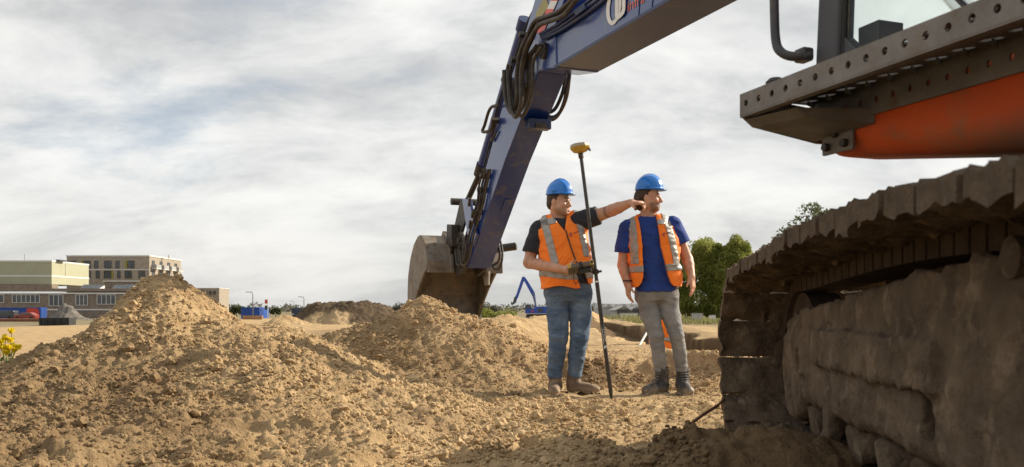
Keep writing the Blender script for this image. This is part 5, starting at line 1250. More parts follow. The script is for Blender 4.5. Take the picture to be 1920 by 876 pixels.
def on_pole(u_, v_, w_):      # reads upwards: letter tops to the left
    a = (v_ - .36) * hgt / .0178; return pc_(k0 + .030 + u_ / wid * .160) - Vector((1, 0, 0)) * math.sin(a) * .0184 - Vector((0, 1, 0)) * math.cos(a) * .0184
mapped('lettering', tv, tf, on_pole, 'print_white', sh)
for dx in (-.0055, .0055):
    q = pc_(k0 + .010); MB().box(q + Vector((dx, -.0182, 0)), (.008, .002, .026), Matrix.Rotation(.35, 3, 'Y')).build('emblem', 'print_white', sh)
# the controller in the man's hand
cc = Q(1089, 502, 7.075); ct = thing('survey_controller', cc, 'olive handheld survey controller with yellow ends clamped to the pole', 'controller')
CR = Matrix.Rotation(math.radians(-9), 3, 'Y') @ Matrix.Rotation(math.radians(-24), 3, 'X')
bd = MB().box(cc, (.215, .125, .042), CR).build('case', 'controller_olive', ct, bevel=.010)
MB().box(cc + CR @ Vector((-.01, -.002, .0225)), (.135, .085, .004), CR).build('screen', 'screen_glass', ct, bevel=.001)
for x in (-.094, .090): MB().box(cc + CR @ Vector((x, -.050, .004)), (.030, .030, .045), CR).build('bumper', 'receiver_yellow', ct, bevel=.008)
MB().cyl(cc + CR @ Vector((.092, -.072, .004)), cc + CR @ Vector((.092, -.064, .004)), .012, 12).build('speaker', 'black_plastic', ct)
MB().box(cc + CR @ Vector((.0, 0, 0)), (.034, .134, .052), CR).build('strap', 'black_rubber', ct, bevel=.006)
br = MB(); br.box(cc + CR @ Vector((.03, -.01, -.036)), (.10, .05, .03), CR); br.tube([cc + CR @ Vector((.06, -.01, -.04)), pc_(kc) + Vector((-.02, 0, 0))], .014, 10); br.build('bracket', 'black_plastic', ct, bevel=.006)
MB().tube(spline([cc + CR @ Vector((-.06, -.02, -.02)), cc + Vector((-.06, -.02, -.09)), cc + Vector((-.045, -.02, -.135)), cc + Vector((-.025, -.02, -.11)), cc + CR @ Vector((-.02, -.02, -.02))], 6), .003, 6).build('lanyard', 'black_rubber', ct, smooth=True)
w0 = Q(1216, 618, 12.3); w1 = Q(1195, 655, 11.9)
wd = thing('measuring_staff', w1 - (w0 - w1) * .35, 'thin white staff leaning out of the trench', 'staff')
MB().tube([w1 - (w0 - w1) * .5, w0], .016, 8).build('rod', 'print_white', wd, smooth=True)
# bare root sticking out of the soil by the track
rt = MB().tube(spline([Q(1262, 828, 4.55), Q(1285, 803, 4.6), Q(1318, 778, 4.75), Q(1346, 760, 4.9), Q(1358, 748, 4.95)], 5), [.009] * 16 + [.007] * 5, 7)
rt.build('root', mat('bark_red', (0.17, 0.075, 0.035), (0.10, 0.05, 0.025), rough=.8, scale=30, bump=.4).name, None, smooth=True, label='thin reddish root sticking up from the soil beside the track', cat='root')
# ------------------------------------------------------------------ background: buildings, vehicles, plants
mat('brick_brown', (0.18, 0.14, 0.11), (0.25, 0.20, 0.155), rough=.9, scale=1.2, bump=.2, bscale=6); mat('brick_tan', (0.27, 0.23, 0.185), (0.34, 0.295, 0.24), rough=.9, scale=1.4, bump=.2, bscale=6)
mat('cladding_olive', (0.34, 0.34, 0.235), (0.37, 0.37, 0.26), rough=.7, scale=.4); mat('trim_white', (0.66, 0.65, 0.62), (0.58, 0.57, 0.54), rough=.7, scale=2)
mat('pane_dark', (0.05, 0.06, 0.07), (0.10, 0.11, 0.12), rough=.12, scale=.5); mat('frame_dark', (0.06, 0.06, 0.065), rough=.5); mat('panel_olive', (0.24, 0.22, 0.035), rough=.7)
mat('container_blue', (0.012, 0.06, 0.28), (0.016, 0.07, 0.31), rough=.5, scale=1); mat('sign_red', (0.55, 0.05, 0.03), (0.5, 0.05, 0.03), rough=.5, scale=2)
mat('car_red', (0.24, 0.035, 0.025), rough=.3, coat=.4); mat('car_dark', (0.04, 0.045, 0.055), rough=.3, coat=.4); mat('tyre', (0.015, 0.015, 0.015), rough=.8)
mat('rust', (0.20, 0.075, 0.035), (0.12, 0.05, 0.028), rough=.85, scale=1.5); mat('skip_black', (0.022, 0.022, 0.024), (0.04, 0.037, 0.034), rough=.7, scale=1.5)
mat('lamp_grey', (0.16, 0.165, 0.17), rough=.5, metal=.5); mat('timber', (0.36, 0.21, 0.10), (0.28, 0.16, 0.08), rough=.85, scale=2)
mat('bark', (0.075, 0.055, 0.038), (0.12, 0.09, 0.065), rough=.95, scale=6, bump=.5)
mat('leaf_green', (0.15, 0.18, 0.035), (0.30, 0.31, 0.08), rough=.65, scale=.9, thr=(.4, .6)); mat('leaf_dark', (0.075, 0.095, 0.045), (0.125, 0.14, 0.07), rough=.7, scale=.5)
mat('leaf_grey', (0.125, 0.125, 0.10), (0.18, 0.175, 0.14), rough=.8, scale=.2); mat('grass_blade', (0.14, 0.155, 0.05), (0.25, 0.235, 0.11), rough=.7, scale=1.0)
mat('petal_yellow', (0.85, 0.72, 0.03), (0.80, 0.62, 0.02), rough=.6, scale=30); mat('stem_green', (0.13, 0.19, 0.05), (0.10, 0.15, 0.04), rough=.6, scale=20)
mat('slate', (0.27, 0.27, 0.265), (0.36, 0.355, 0.345), rough=.8, scale=.5); mat('barn_grey', (0.36, 0.355, 0.34), (0.46, 0.45, 0.43), rough=.8, scale=.4)
for m_ in ('leaf_green', 'leaf_dark', 'leaf_grey', 'grass_blade', 'petal_yellow'):      # leaves let some light through
    t_ = MATS[m_].node_tree; b_ = t_.nodes['Principled BSDF']; b_.inputs['Specular IOR Level'].default_value = .25
    tl = t_.nodes.new('ShaderNodeBsdfTranslucent'); mx_ = t_.nodes.new('ShaderNodeMixShader'); mx_.inputs[0].default_value = .5
    t_.links.new(b_.inputs['Base Color'].links[0].from_socket, tl.inputs[0]); t_.links.new(b_.outputs[0], mx_.inputs[1]); t_.links.new(tl.outputs[0], mx_.inputs[2])
    t_.links.new(mx_.outputs[0], t_.nodes['Material Output'].inputs[0])
GL = -1.7
def gz(x, y): return float(h_ground(np.array([float(x)]), np.array([float(y)]))[0])
def X_(px, d): return (px - 960) / FPX * d
def Z_(py, d): return CAMZ - (py - HOR) / FPX * d
def window(parent, x0, x1, z0, z1, y, mull=1, mats=('frame_dark', 'pane_dark'), nrm='y', xf=0.0):
    """a framed window set into a wall facing the camera (nrm y) or facing right (nrm x: x0,x1 run along y, y is the wall plane)"""
    def bx(mb, a0, a1, c0, c1, dep, off):
        if nrm == 'y': mb.box(((a0 + a1) / 2, y - off, (c0 + c1) / 2), (a1 - a0, dep, c1 - c0))
        else: mb.box((y + off, (a0 + a1) / 2, (c0 + c1) / 2), (dep, a1 - a0, c1 - c0))
    fw = .11; mb = MB()
    bx(mb, x0, x1, z1 - fw, z1, .16, .05); bx(mb, x0, x1, z0, z0 + fw, .16, .05); bx(mb, x0, x0 + fw, z0 + fw, z1 - fw, .16, .05); bx(mb, x1 - fw, x1, z0 + fw, z1 - fw, .16, .05)
    for k in range(1, mull + 1):
        xm = x0 + (x1 - x0) * k / (mull + 1); bx(mb, xm - fw / 2, xm + fw / 2, z0 + fw, z1 - fw, .14, .045)
    w = mb.build('window', mats[0], parent); p = MB(); bx(p, x0 + fw, x1 - fw, z0 + fw, z1 - fw, .02, .012); p.build('pane', mats[1], w); return w
def wall(parent, x0, x1, y0, y1, z0, z1, m, name='wall'): return MB().box(((x0 + x1) / 2, (y0 + y1) / 2, (z0 + z1) / 2), (x1 - x0, y1 - y0, z1 - z0)).build(name, m, parent)
# --- sports hall with its brick ground floor
D = 200.0; x0, x1 = X_(-90, D), X_(97, D); hall = thing('sports_hall', ((x0 + x1) / 2, D + 8, GL), 'olive clad box-shaped hall standing on a brick ground floor', 'building')
wall(hall, x0, x1, D, D + 17.5, Z_(533, D), Z_(490, D), 'cladding_olive', 'upper_wall')
for py, n_ in ((490, 'roof_trim'), (518, 'trim_band')): wall(hall, x0 - .05, x1 + .06, D - .06, D + 17.56, Z_(py, D) - .12, Z_(py, D) + .22, 'trim_white', n_)
wall(hall, x1 + .01, x1 + .03, D + 6.0, D + 6.12, Z_(517, D), Z_(492, D), 'frame_dark', 'panel_joint')
wall(hall, X_(60, D), X_(97, D) - 2.2, D + 3, D + 6, Z_(489, D), Z_(487, D), 'trim_white', 'roof_unit'); wall(hall, X_(96, D), X_(104, D), D + 2, D + 5, Z_(489, D), Z_(486, D), 'frame_dark', 'roof_vent')
MB().tube([(X_(23, D), D + 5, Z_(490, D)), (X_(23, D), D + 5, Z_(474, D))], .05, 6).build('antenna', 'lamp_grey', hall)
Db = 197.0; bl = thing('brick_building', (X_(100, Db), Db + 5, GL), 'long low brown brick building with white window frames below the olive hall', 'building')
wall(bl, X_(-90, Db), X_(275, Db), Db, Db + 22, GL, Z_(549.5, Db), 'brick_brown'); wall(bl, X_(-90, Db), X_(96, Db), Db + .3, Db + 3.0, Z_(549, Db) + .3, Z_(533.5, Db), 'brick_brown', 'upper_wall')
wall(bl, X_(96, Db) + .02, X_(275, Db), Db + .4, Db + 12, Z_(549, Db) + .3, Z_(541, Db), 'brick_brown', 'parapet'); wall(bl, X_(-90, Db) - .1, X_(275, Db) + .1, Db - .25, Db + 6, Z_(551.5, Db), Z_(549, Db), 'trim_white', 'cornice')
wall(bl, X_(145, Db), X_(272, Db), Db + 13, Db + 21, Z_(541, Db), Z_(525, Db), 'brick_brown', 'upper_wall'); wall(bl, X_(143, Db), X_(274, Db), Db + 12.8, Db + 21.2, Z_(525, Db), Z_(523, Db), 'trim_white', 'roof_trim')
wall(bl, X_(84, Db), X_(215, Db), Db - .12, Db - .02, Z_(582, Db), Z_(579.5, Db), 'trim_white', 'sill_band')
for (a, b, py0, py1, mu) in ((-24, 8, 552.5, 568, 2), (23, 75, 552.5, 568, 5), (92, 119, 552.5, 574, 2), (142, 165, 552.5, 573, 2), (182, 217, 552.5, 571, 3), (-70, -40, 552.5, 568, 2)):
    window(bl, X_(a, Db), X_(b, Db), Z_(py1, Db), Z_(py0, Db), Db - .02, mu, ('trim_white', 'pane_dark'))
for k in range(4):
    for (s0, s1) in ((140, 178), (200, 237)):
        w_ = (X_(s1, Db) - X_(s0, Db)) / 4; xx = X_(s0, Db) + w_ * (k + .5); MB().box((xx, Db + 3, Z_(538, Db)), (w_ * .93, 2.6, .08), Matrix.Rotation(math.radians(28), 3, 'X')).build('solar_panel', 'container_blue' if False else 'pane_dark', bl)
for a in (178.5, 237.5): MB().prism([(X_(a, Db), Db + 1.8, Z_(541, Db)), (X_(a, Db), Db + 4.3, Z_(541, Db)), (X_(a, Db), Db + 4.3, Z_(534.5, Db))], (.15, 0, 0)).build('panel_bracket', 'trim_white', bl)
# --- apartment block
Da = 231.0; ap = thing('apartment_building', (X_(202, Da), Da + 11, GL), 'brick apartment block with olive window panels and balconies on its right side', 'building')
ax0, ax1 = X_(125, Da), X_(280, Da); az = Z_(481, Da); wall(ap, ax0, ax1, Da, Da + 22, GL, az, 'brick_tan'); wall(ap, ax0 - .15, ax1 + .15, Da - .15, Da + 22.15, az + .01, az + .35, 'trim_white', 'roof_trim')
wall(ap, ax0, ax1 + .02, Da - .06, Da - .005, Z_(506.3, Da), Z_(505, Da), 'trim_white', 'string_course')
for (a, b) in ((127, 143), (157, 170), (177, 184), (196, 209), (217, 224), (239, 252)): window(ap, X_(a, Da), X_(b, Da), Z_(503, Da), Z_(489, Da), Da - .02, 1 if b - a > 8 else 0)
for (a, b) in ((180, 187), (195, 209), (220, 226), (234, 247), (260, 272), (158, 170)): window(ap, X_(a, Da), X_(b, Da), Z_(522, Da), Z_(508, Da), Da - .02, 1 if b - a > 8 else 0)
for (a, b, p0_, p1_) in ((153, 157, 503, 489), (234.5, 239, 503, 489), (209, 212.5, 522, 508)): wall(ap, X_(a, Da), X_(b, Da), Da - .08, Da - .01, Z_(p0_, Da), Z_(p1_, Da), 'panel_olive', 'window_panel')
for r_ in range(3):
    zt = az - 1.0 - 2.9 * r_
    for k in range(4):
        ya = Da + 1.2 + k * 5.2; window(ap, ya + .4, ya + 2.0, zt - 1.9, zt, ax1 + .02, 0, nrm='x')
        bal = wall(ap, ax1 + .05, ax1 + 1.5, ya, ya + 3.2, zt - 2.3, zt - 2.1, 'trim_white', 'balcony'); wall(bal, ax1 + 1.42, ax1 + 1.48, ya, ya + 3.2, zt - 2.09, zt - 1.1, 'slate', 'railing')
        wall(bal, ax1 + .05, ax1 + 1.41, ya, ya + .05, zt - 2.09, zt - 1.1, 'slate', 'railing')
MB().tube([(X_(292, Da), Da + 9, az), (X_(292, Da), Da + 9, az + .9)], .3, 8).build('roof_vent', 'trim_white', ap)
Dc = 262.0; fb = thing('brick_building', (X_(385, Dc), Dc + 4, GL), 'small tan brick block just right of the sand mound peak', 'building')
wall(fb, X_(330, Dc), X_(411, Dc), Dc, Dc + 9, GL, Z_(541, Dc), 'brick_tan'); wall(fb, X_(330, Dc) - .1, X_(411, Dc) + .1, Dc - .1, Dc + 9.1, Z_(541, Dc) + .01, Z_(540, Dc), 'trim_white', 'roof_trim')
wall(fb, X_(377, Dc), X_(388, Dc), Dc - 1.2, Dc - .02, Z_(555, Dc), Z_(544, Dc), 'brick_brown', 'stair_tower')
for a in (392, 400): window(fb, X_(a, Dc), X_(a + 5, Dc), Z_(552, Dc), Z_(546, Dc), Dc - .02, 0)
# --- containers
def container(px0, px1, D, zb, label, door=True, red=False, depth=2.45, mark=False):
    xa, xb = X_(px0, D), X_(px1, D); t = thing('shipping_container', ((xa + xb) / 2, D + depth / 2, zb), label, 'container'); h = 2.6
    wall(t, xa, xb, D, D + depth, zb, zb + h, 'container_blue', 'box')
    for k in range(int((xb - xa) / .45)): wall(t, xa + .2 + k * .45, xa + .38 + k * .45, D - .04, D - .002, zb + .15, zb + h - .15, 'container_blue', 'rib')
    for z in (zb, zb + h - .14): wall(t, xa - .02, xb + .02, D - .06, D - .003, z, z + .14, 'container_blue', 'rail')
    if door:
        for k in range(2):
            d_ = wall(t, xb + .003, xb + .06, D + .08 + k * 1.18, D + 1.2 + k * 1.18, zb + .15, zb + h - .15, 'container_blue', 'door')
            for q in (.3, .8): MB().tube([(xb + .09, D + .08 + k * 1.18 + q, zb + .2), (xb + .09, D + .08 + k * 1.18 + q, zb + h - .2)], .03, 6).build('lock_rod', 'lamp_grey', d_)
    if red:
        P = [(xb - 2.9, zb + .16), (xb - .25, zb + .16), (xb - .25, zb + h - .8), (xb - .5, zb + h - .35), (xb - .9, zb + h - .16), (xb - 2.9, zb + h - .16)]
        MB().prism([(x, D - .075, z) for x, z in P], (0, .025, 0)).build('red_panel', 'sign_red', t)
    if mark:
        MB().box((xb - .9, D - .06, zb + .75), (1.2, .02, .5)).build('white_mark', 'trim_white', t)
    return t
container(-40, 76, 180, Z_(600, 180), 'blue container with a big red panel, in front of the brick building', red=True)
container(452, 486, 150, Z_(604, 150), 'plain blue container with a small white mark, below the near lamp post', depth=6.0, mark=True)
# --- cars
def car(xc, D, zb, L, H, m, label, van=False):
    t = thing('parked_car', (xc, D, zb), label, 'car'); h = L / 2
    P = [(-h, .35), (-h, .75), (-h + .15, .95), (-h * .55, 1.0), (-h * .28, H), (h * .5, H), (h * .86, 1.0), (h, .9), (h, .35)] if not van else [(-h, .35), (-h, .95), (-h * .8, 1.15), (-h * .5, H - .1), (-h * .4, H), (h * .97, H), (h, H - .2), (h, .35)]
    b = MB().prism([(xc + x, D - .85, zb + z) for x, z in P], (0, 1.7, 0)).build('body', m, t, bevel=.08)
    G = [(-h * .48, 1.02), (-h * .25, H - .07), (h * .46, H - .07), (h * .76, 1.02)]
    MB().prism([(xc + x, D - .862, zb + z) for x, z in G], (0, .01, 0)).build('side_window', 'pane_dark', t)
    for x in (-h * .62, h * .62):
        for y in (-.8, .62): w = MB().cyl((xc + x, D + y - .09, zb + .33), (xc + x, D + y + .12, zb + .33), .33, 14).build('wheel', 'tyre', t, smooth=True)
    MB().box((xc - h + .03, D - .6, zb + .72), (.08, .3, .14)).build('headlight', 'trim_white', t)
car(X_(8, 172), 172, Z_(599, 172), 4.9, 1.75, 'car_dark', 'dark van parked before the blue container at the left edge', True); car(X_(50, 170), 170, Z_(599.5, 170), 4.2, 1.42, 'car_red', 'red hatchback parked before the red-panelled container')
# --- dredging pipe, skip, beams, truck, sign, lamps
pp = MB(); Dp = 150.0; pp.tube([(X_(-60, Dp), Dp, Z_(601.5, Dp)), (X_(82, Dp), Dp, Z_(601.5, Dp))], .42, 16); po = pp.build('pipeline', 'rust', None, smooth=True, label='long rusty pipe lying on the ground below the parked cars', cat='pipe')
Ds = 118.0; sk_ = thing('skip', (X_(108, Ds), Ds, Z_(612.5, Ds)), 'black open skip at the end of the rusty pipe', 'skip'); xa, xb, za, zb = X_(80, Ds), X_(136, Ds), Z_(612.5, Ds), Z_(596, Ds)
for nm, A, B in (('front_wall', [(xa, Ds - .9, za), (xb, Ds - .9, za), (xb, Ds - 1, zb), (xa, Ds - 1, zb)], (0, .08, 0)), ('rear_wall', [(xa, Ds + .9, za), (xb, Ds + .9, za), (xb, Ds + 1, zb), (xa, Ds + 1, zb)], (0, -.08, 0)),
                 ('end_wall', [(xa, Ds - .81, za), (xa, Ds + .81, za), (xa, Ds + .9, zb), (xa, Ds - .9, zb)], (.08, 0, 0)), ('end_wall', [(xb, Ds - .81, za), (xb, Ds + .81, za), (xb, Ds + .9, zb), (xb, Ds - .9, zb)], (-.08, 0, 0))):
    MB().prism(A, B).build(nm, 'skip_black', sk_)
wall(sk_, xa + .09, xb - .09, Ds - .8, Ds + .8, za, za + .1, 'skip_black', 'floor')
for k in range(5): wall(sk_, xa + .2 + k * .9, xa + .3 + k * .9, Ds - 1.08, Ds - 1.005, za + .05, zb - .02, 'skip_black', 'rib')
for k, (py, col_) in enumerate(((593.5, 'light'), (597.5, 'lower'))):
    Dt = 57.0 + k * -.5; xt = X_(474, Dt); MB().box((xt, Dt, gz(xt, Dt) + .14), (1.3, .2, .26 if k == 0 else .16)).build('timber_beam', 'timber', None, label=('upper' if k == 0 else 'lower') + ' of two wooden beams lying below the small blue container', cat='beam', group='beams below the container')
Dk = 165.0; tk = thing('truck', (X_(559, Dk), Dk, GL), 'dark blue truck seen end-on beside the long soil pile', 'truck'); tx0, tx1 = X_(547, Dk), X_(571, Dk)
wall(tk, tx0, tx1, Dk, Dk + 5.5, GL + 1.0, Z_(579, Dk), 'car_dark', 'body'); wall(tk, tx0 + .12, tx1 - .12, Dk + .4, Dk + 1.6, Z_(579, Dk) + .003, Z_(577, Dk), 'lamp_grey', 'roof_fairing'); wall(tk, tx0 + .2, tx1 - .2, Dk - .03, Dk - .003, GL + 1.75, GL + 2.35, 'pane_dark', 'windscreen')
wall(tk, tx0 + .1, tx1 - .1, Dk - .06, Dk - .01, GL + .65, GL + .98, 'skip_black', 'bumper')
for x in (tx0 + .25, tx1 - .25): MB().cyl((x - .17, Dk + 1, GL + .5), (x + .17, Dk + 1, GL + .5), .5, 14).build('wheel', 'tyre', tk, smooth=True)
for x in (tx0 + .3, tx1 - .3): MB().box((x, Dk - .04, GL + 1.2), (.3, .05, .18)).build('headlight', 'trim_white', tk)
def lamp(px, py, D, arm, label):
    x = X_(px, D); zt = Z_(py, D); t = thing('street_lamp', (x, D, GL), label, 'street lamp', 'street lamps along the far road')
    MB().tube([(x, D, GL), (x, D, GL + 1.2), (x, D, zt - .35)] + [(x - arm * .25 * (1 - math.cos(a)), D, zt - .35 + .35 * math.sin(a)) for a in (.5, 1.0, 1.5)] + [(x - arm * .7, D, zt + .03)], [.11, .085, .06, .055, .055, .05, .045], 8).build('post', 'lamp_grey', t, smooth=True)
    MB().box((x - arm * .85, D, zt + .02), (arm * .45, .22, .10)).build('lamp_head', 'lamp_grey', t, bevel=.03)
lamp(474, 548, 128, .95, 'tall street lamp rising behind the small blue container'); lamp(570, 557, 150, .95, 'street lamp rising above the dark blue truck'); lamp(551, 565, 220, .8, 'distant street lamp left of the dark blue truck'); lamp(536.5, 571, 280, .7, 'farthest and smallest street lamp, midway between sign and truck')
Dg = 115.0; sg = thing('sign_flag', (X_(502, Dg), Dg, GL), 'red and dark banner on a white pole beside the small blue container', 'banner')
MB().tube([(X_(502, Dg), Dg, GL), (X_(502, Dg), Dg, Z_(561, Dg))], .05, 8).build('pole', 'trim_white', sg); wall(sg, X_(496.5, Dg), X_(501.4, Dg), Dg - .02, Dg + .02, Z_(569.5, Dg), Z_(562, Dg), 'sign_red', 'red_banner'); wall(sg, X_(496.5, Dg), X_(501.4, Dg), Dg - .021, Dg + .019, Z_(581, Dg), Z_(573, Dg), 'leaf_dark', 'lower_banner')
# --- far excavator
De = 150.0; fe = thing('excavator', (X_(1012, De), De + 1.3, GL - .6), 'small distant blue excavator with raised folded boom behind the sand ridge', 'excavator')
def flat(name, pts, th, m, y=0.0, parent=fe): return MB().prism([pix(a, b, De) + Vector((0, y, 0)) for a, b in pts], (0, th, 0)).build(name, m, parent, bevel=.03)
mat('far_blue', (0.02, 0.07, 0.36), (0.03, 0.08, 0.40), rough=.4, scale=.8)
up = flat('upper_body', ((985, 588), (985, 580), (1000, 579), (1006, 575), (1042, 574), (1046, 578), (1046, 588)), 2.7, 'far_blue')
flat('counterweight', ((1046.3, 587), (1046.3, 577), (1052, 579), (1052, 586)), 2.6, 'car_dark'); flat('engine_grille', ((1008, 585), (1008, 578), (1018, 578), (1018, 585)), .04, 'car_dark', -.05)
cb_ = flat('cab', ((984, 580), (985, 571.5), (996, 571), (997, 579.5)), 1.0, 'car_dark', .1); flat('cab_window', ((985.5, 579), (986.3, 572.6), (995, 572.2), (995.8, 579)), .03, 'pane_dark', .055, cb_)
flat('boom', ((1001, 577), (1003.5, 572), (999, 556), (980.5, 522), (980, 518.5), (983, 518), (987, 522), (1003, 548), (1006.5, 574)), .55, 'far_blue', 1.2)
flat('stick', ((979, 519), (983, 518.5), (984, 523), (971, 559), (967, 561), (966.5, 557)), .4, 'far_blue', 1.28)
flat('bucket', ((964, 557), (970, 560), (967.5, 568), (961, 572), (957.5, 571), (959, 565), (961.5, 568)), 1.0, 'car_dark', .95); flat('boom_cylinder', ((1004, 572), (1006, 572), (1000, 547), (998.5, 548)), .14, 'lamp_grey', 1.0)
flat('linkage', ((964, 559), (970, 549), (972, 551), (968, 562)), .3, 'car_dark', 1.3); flat('orange_badge', ((996, 586), (996, 582.5), (1000, 582.5), (1000, 586)), .03, 'sign_red', -.045)
for y in (.0, 2.1): flat('track', ((988, 598), (986, 594), (988, 589), (1040, 589), (1043, 594), (1040, 598)), .6, 'skip_black', y)
for k in range(3): MB().tube([pix(1012 + 9 * k, 574.5, De) + Vector((0, .3, 0)), pix(1012 + 9 * k, 570 + k, De) + Vector((0, .3, 0))], .04, 6).build('hand_rail', 'lamp_grey', fe)
# --- barns on the right
Dh = 195.0
def barn(pa, pb_, py_e, py_r, label, D, m='barn_grey', open_=True):
    xa, xb = X_(pa, D), X_(pb_, D); t = thing('barn', ((xa + xb) / 2, D + 5, GL), label, 'barn'); ze, zr = Z_(py_e, D), Z_(py_r, D); xm = (xa + xb) / 2
    MB().prism([(xa, D, GL), (xb, D, GL), (xb, D, ze), (xm, D, zr), (xa, D, ze)], (0, 12, 0)).build('wall', m, t)
    for s, e in ((xa - .4, xm), (xb + .4, xm)):
        MB().hexa([(s, D - .5, ze - .12), (e, D - .5, zr + .08), (e, D + 12.5, zr + .08), (s, D + 12.5, ze - .12)], [(s, D - .5, ze + .06), (e, D - .5, zr + .26), (e, D + 12.5, zr + .26), (s, D + 12.5, ze + .06)]).build('roof', 'slate', t)
    wall(t, xm - .9, xm + .9, D - .06, D - .004, GL, GL + 2.1, 'frame_dark', 'door'); 
    for k in (-1, 1): window(t, xm + k * (xb - xa) * .3 - .5, xm + k * (xb - xa) * .3 + .5, GL + 1.0, GL + 1.9, D - .02, 0)
barn(1156, 1182, 582, 576, 'grey barn with a gable roof, left one of the pair behind the trench', Dh); barn(1182.6, 1202, 582.5, 577, 'grey barn with a gable roof, right one of the pair behind the trench', Dh + 3)
lb = thing('greenhouse', (X_(1160, 215), 220, GL), 'long low pale greenhouse stretching behind the two grey barns', 'greenhouse'); gx0, gx1 = X_(1120, 215), X_(1235, 215)
wall(lb, gx0, gx1, 215, 225, GL, Z_(577, 215), 'barn_grey', 'wall')
for k in range(8):
    a = gx0 + (gx1 - gx0) * k / 8; b = gx0 + (gx1 - gx0) * (k + 1) / 8; z = Z_(577, 215); MB().prism([(a, 214.6, z + .003), (b, 214.6, z + .003), ((a + b) / 2, 214.6, z + 1.0)], (0, 11, 0)).build('roof_bay', 'slate' if k % 2 else 'barn_grey', lb)
ww = thing('low_wall', (X_(1178, 185), 185, GL), 'low white wall in front of the grey barns', 'wall'); wall(ww, X_(1163, 185), X_(1196, 185), 185, 185.3, GL, Z_(588, 185), 'trim_white', 'panel'); wall(ww, X_(1162, 185), X_(1197, 185), 184.95, 185.35, Z_(588, 185) + .002, Z_(587, 185), 'slate', 'coping')
Du = 46.0; ux = X_(1309, Du); ub_ = thing('utility_box', (ux, Du, gz(ux, Du)), 'grey utility cabinet at the foot of the big tree', 'cabinet'); ug = gz(ux, Du) - .05
wall(ub_, ux - .26, ux + .26, Du, Du + .4, ug, Z_(588.5, Du), 'barn_grey', 'case'); wall(ub_, ux - .29, ux + .29, Du - .03, Du + .43, Z_(588.5, Du) + .002, Z_(587.5, Du), 'slate', 'lid')
for k in (-1, 1): wall(ub_, ux + k * .13 - .115, ux + k * .13 + .115, Du - .02, Du - .003, ug + .12, Z_(589.5, Du), 'barn_grey', 'door')
ux = X_(1337, Du); uw = thing('utility_box', (ux, Du, gz(ux, Du)), 'small white box right of the grey cabinet by the track', 'cabinet'); ug = gz(ux, Du) - .05
wall(uw, ux - .14, ux + .14, Du, Du + .3, ug, Z_(592, Du), 'trim_white', 'case'); wall(uw, ux - .16, ux + .16, Du - .02, Du + .32, Z_(592, Du) + .002, Z_(591.3, Du), 'trim_white', 'lid')

# ------------------------------------------------------------------ plants
def leaves(centers, radii, n, size, droop=0.3, shell=.55, rs=None, asp=2.2):
    """n leaf faces spread through ellipsoids"""
    R_ = rs or rng; k = R_.integers(0, len(centers), n); C_ = np.array(centers)[k]; Rr = np.array(radii)[k]
    d = R_.standard_normal((n, 3)); d /= np.linalg.norm(d, axis=1)[:, None]; q = shell + (1.08 - shell) * R_.random(n) ** .6; P = C_ + d * Rr * q[:, None]
    a = d * .5 + R_.standard_normal((n, 3)) * .6; a[:, 2] -= droop; a /= np.linalg.norm(a, axis=1)[:, None]; b = np.cross(a, R_.standard_normal((n, 3))); b /= np.linalg.norm(b, axis=1)[:, None] + 1e-9
    s = size * (.6 + .8 * R_.random(n))[:, None]
    V = np.stack([P - a * s * .5, P + b * s / asp * .5, P + a * s * .5, P - b * s / asp * .5], 1).reshape(-1, 3); f = np.arange(4 * n).reshape(-1, 4); return V, f
def tree(name, x, y, zb, H, crown, n, size, m, label, cat='tree', group=None, trunk=.12, droop=.3, limbs=5, shell=.5):
    """crown = list of (dx, dy, z, rx, ry, rz) lobes above the base"""
    t = thing(name, (x, y, zb), label, cat, group); C_ = [(x + c[0], y + c[1], zb + c[2]) for c in crown]; R_ = [c[3:6] for c in crown]
    # break the lobes into clumps
    cc, rr = [], []
    for c, r_ in zip(C_, R_):
        for k in range(9):
            d = rng.standard_normal(3); d /= np.linalg.norm(d); cc.append(np.array(c) + d * np.array(r_) * rng.uniform(.35, .85)); rr.append(np.array(r_) * rng.uniform(.28, .5))
    V, f = leaves(cc, rr, n, size, droop, shell); keep = V.reshape(-1, 4, 3)[:, :, 2].min(1) > zb - .02; f = np.arange(4 * keep.sum()).reshape(-1, 4); V = V.reshape(-1, 4, 3)[keep].reshape(-1, 3)
    me = mesh_np('crown', V, f, False); me.materials.append(MATS[m]); link('crown', me, t)
    tb_ = MB(); top = Vector((x + crown[0][0] * .3, y, zb + H * .55)); tb_.tube([Vector((x, y, zb - .1)), Vector((x + trunk * .3, y, zb + H * .25)), top], [trunk, trunk * .8, trunk * .5], 8); tr_ = tb_.build('trunk', 'bark', t, smooth=True)
    for k in range(limbs):
        c = Vector(cc[rng.integers(0, len(cc))]); b = Vector((x, y, zb + H * rng.uniform(.2, .5))); mid = b.lerp(c, .5) + Vector((0, 0, H * .05)); MB().tube([b, mid, c], [trunk * .45, trunk * .3, trunk * .12], 6).build('limb', 'bark', tr_, smooth=True)
    return t
tx, ty = X_(1338, 52), 52.0
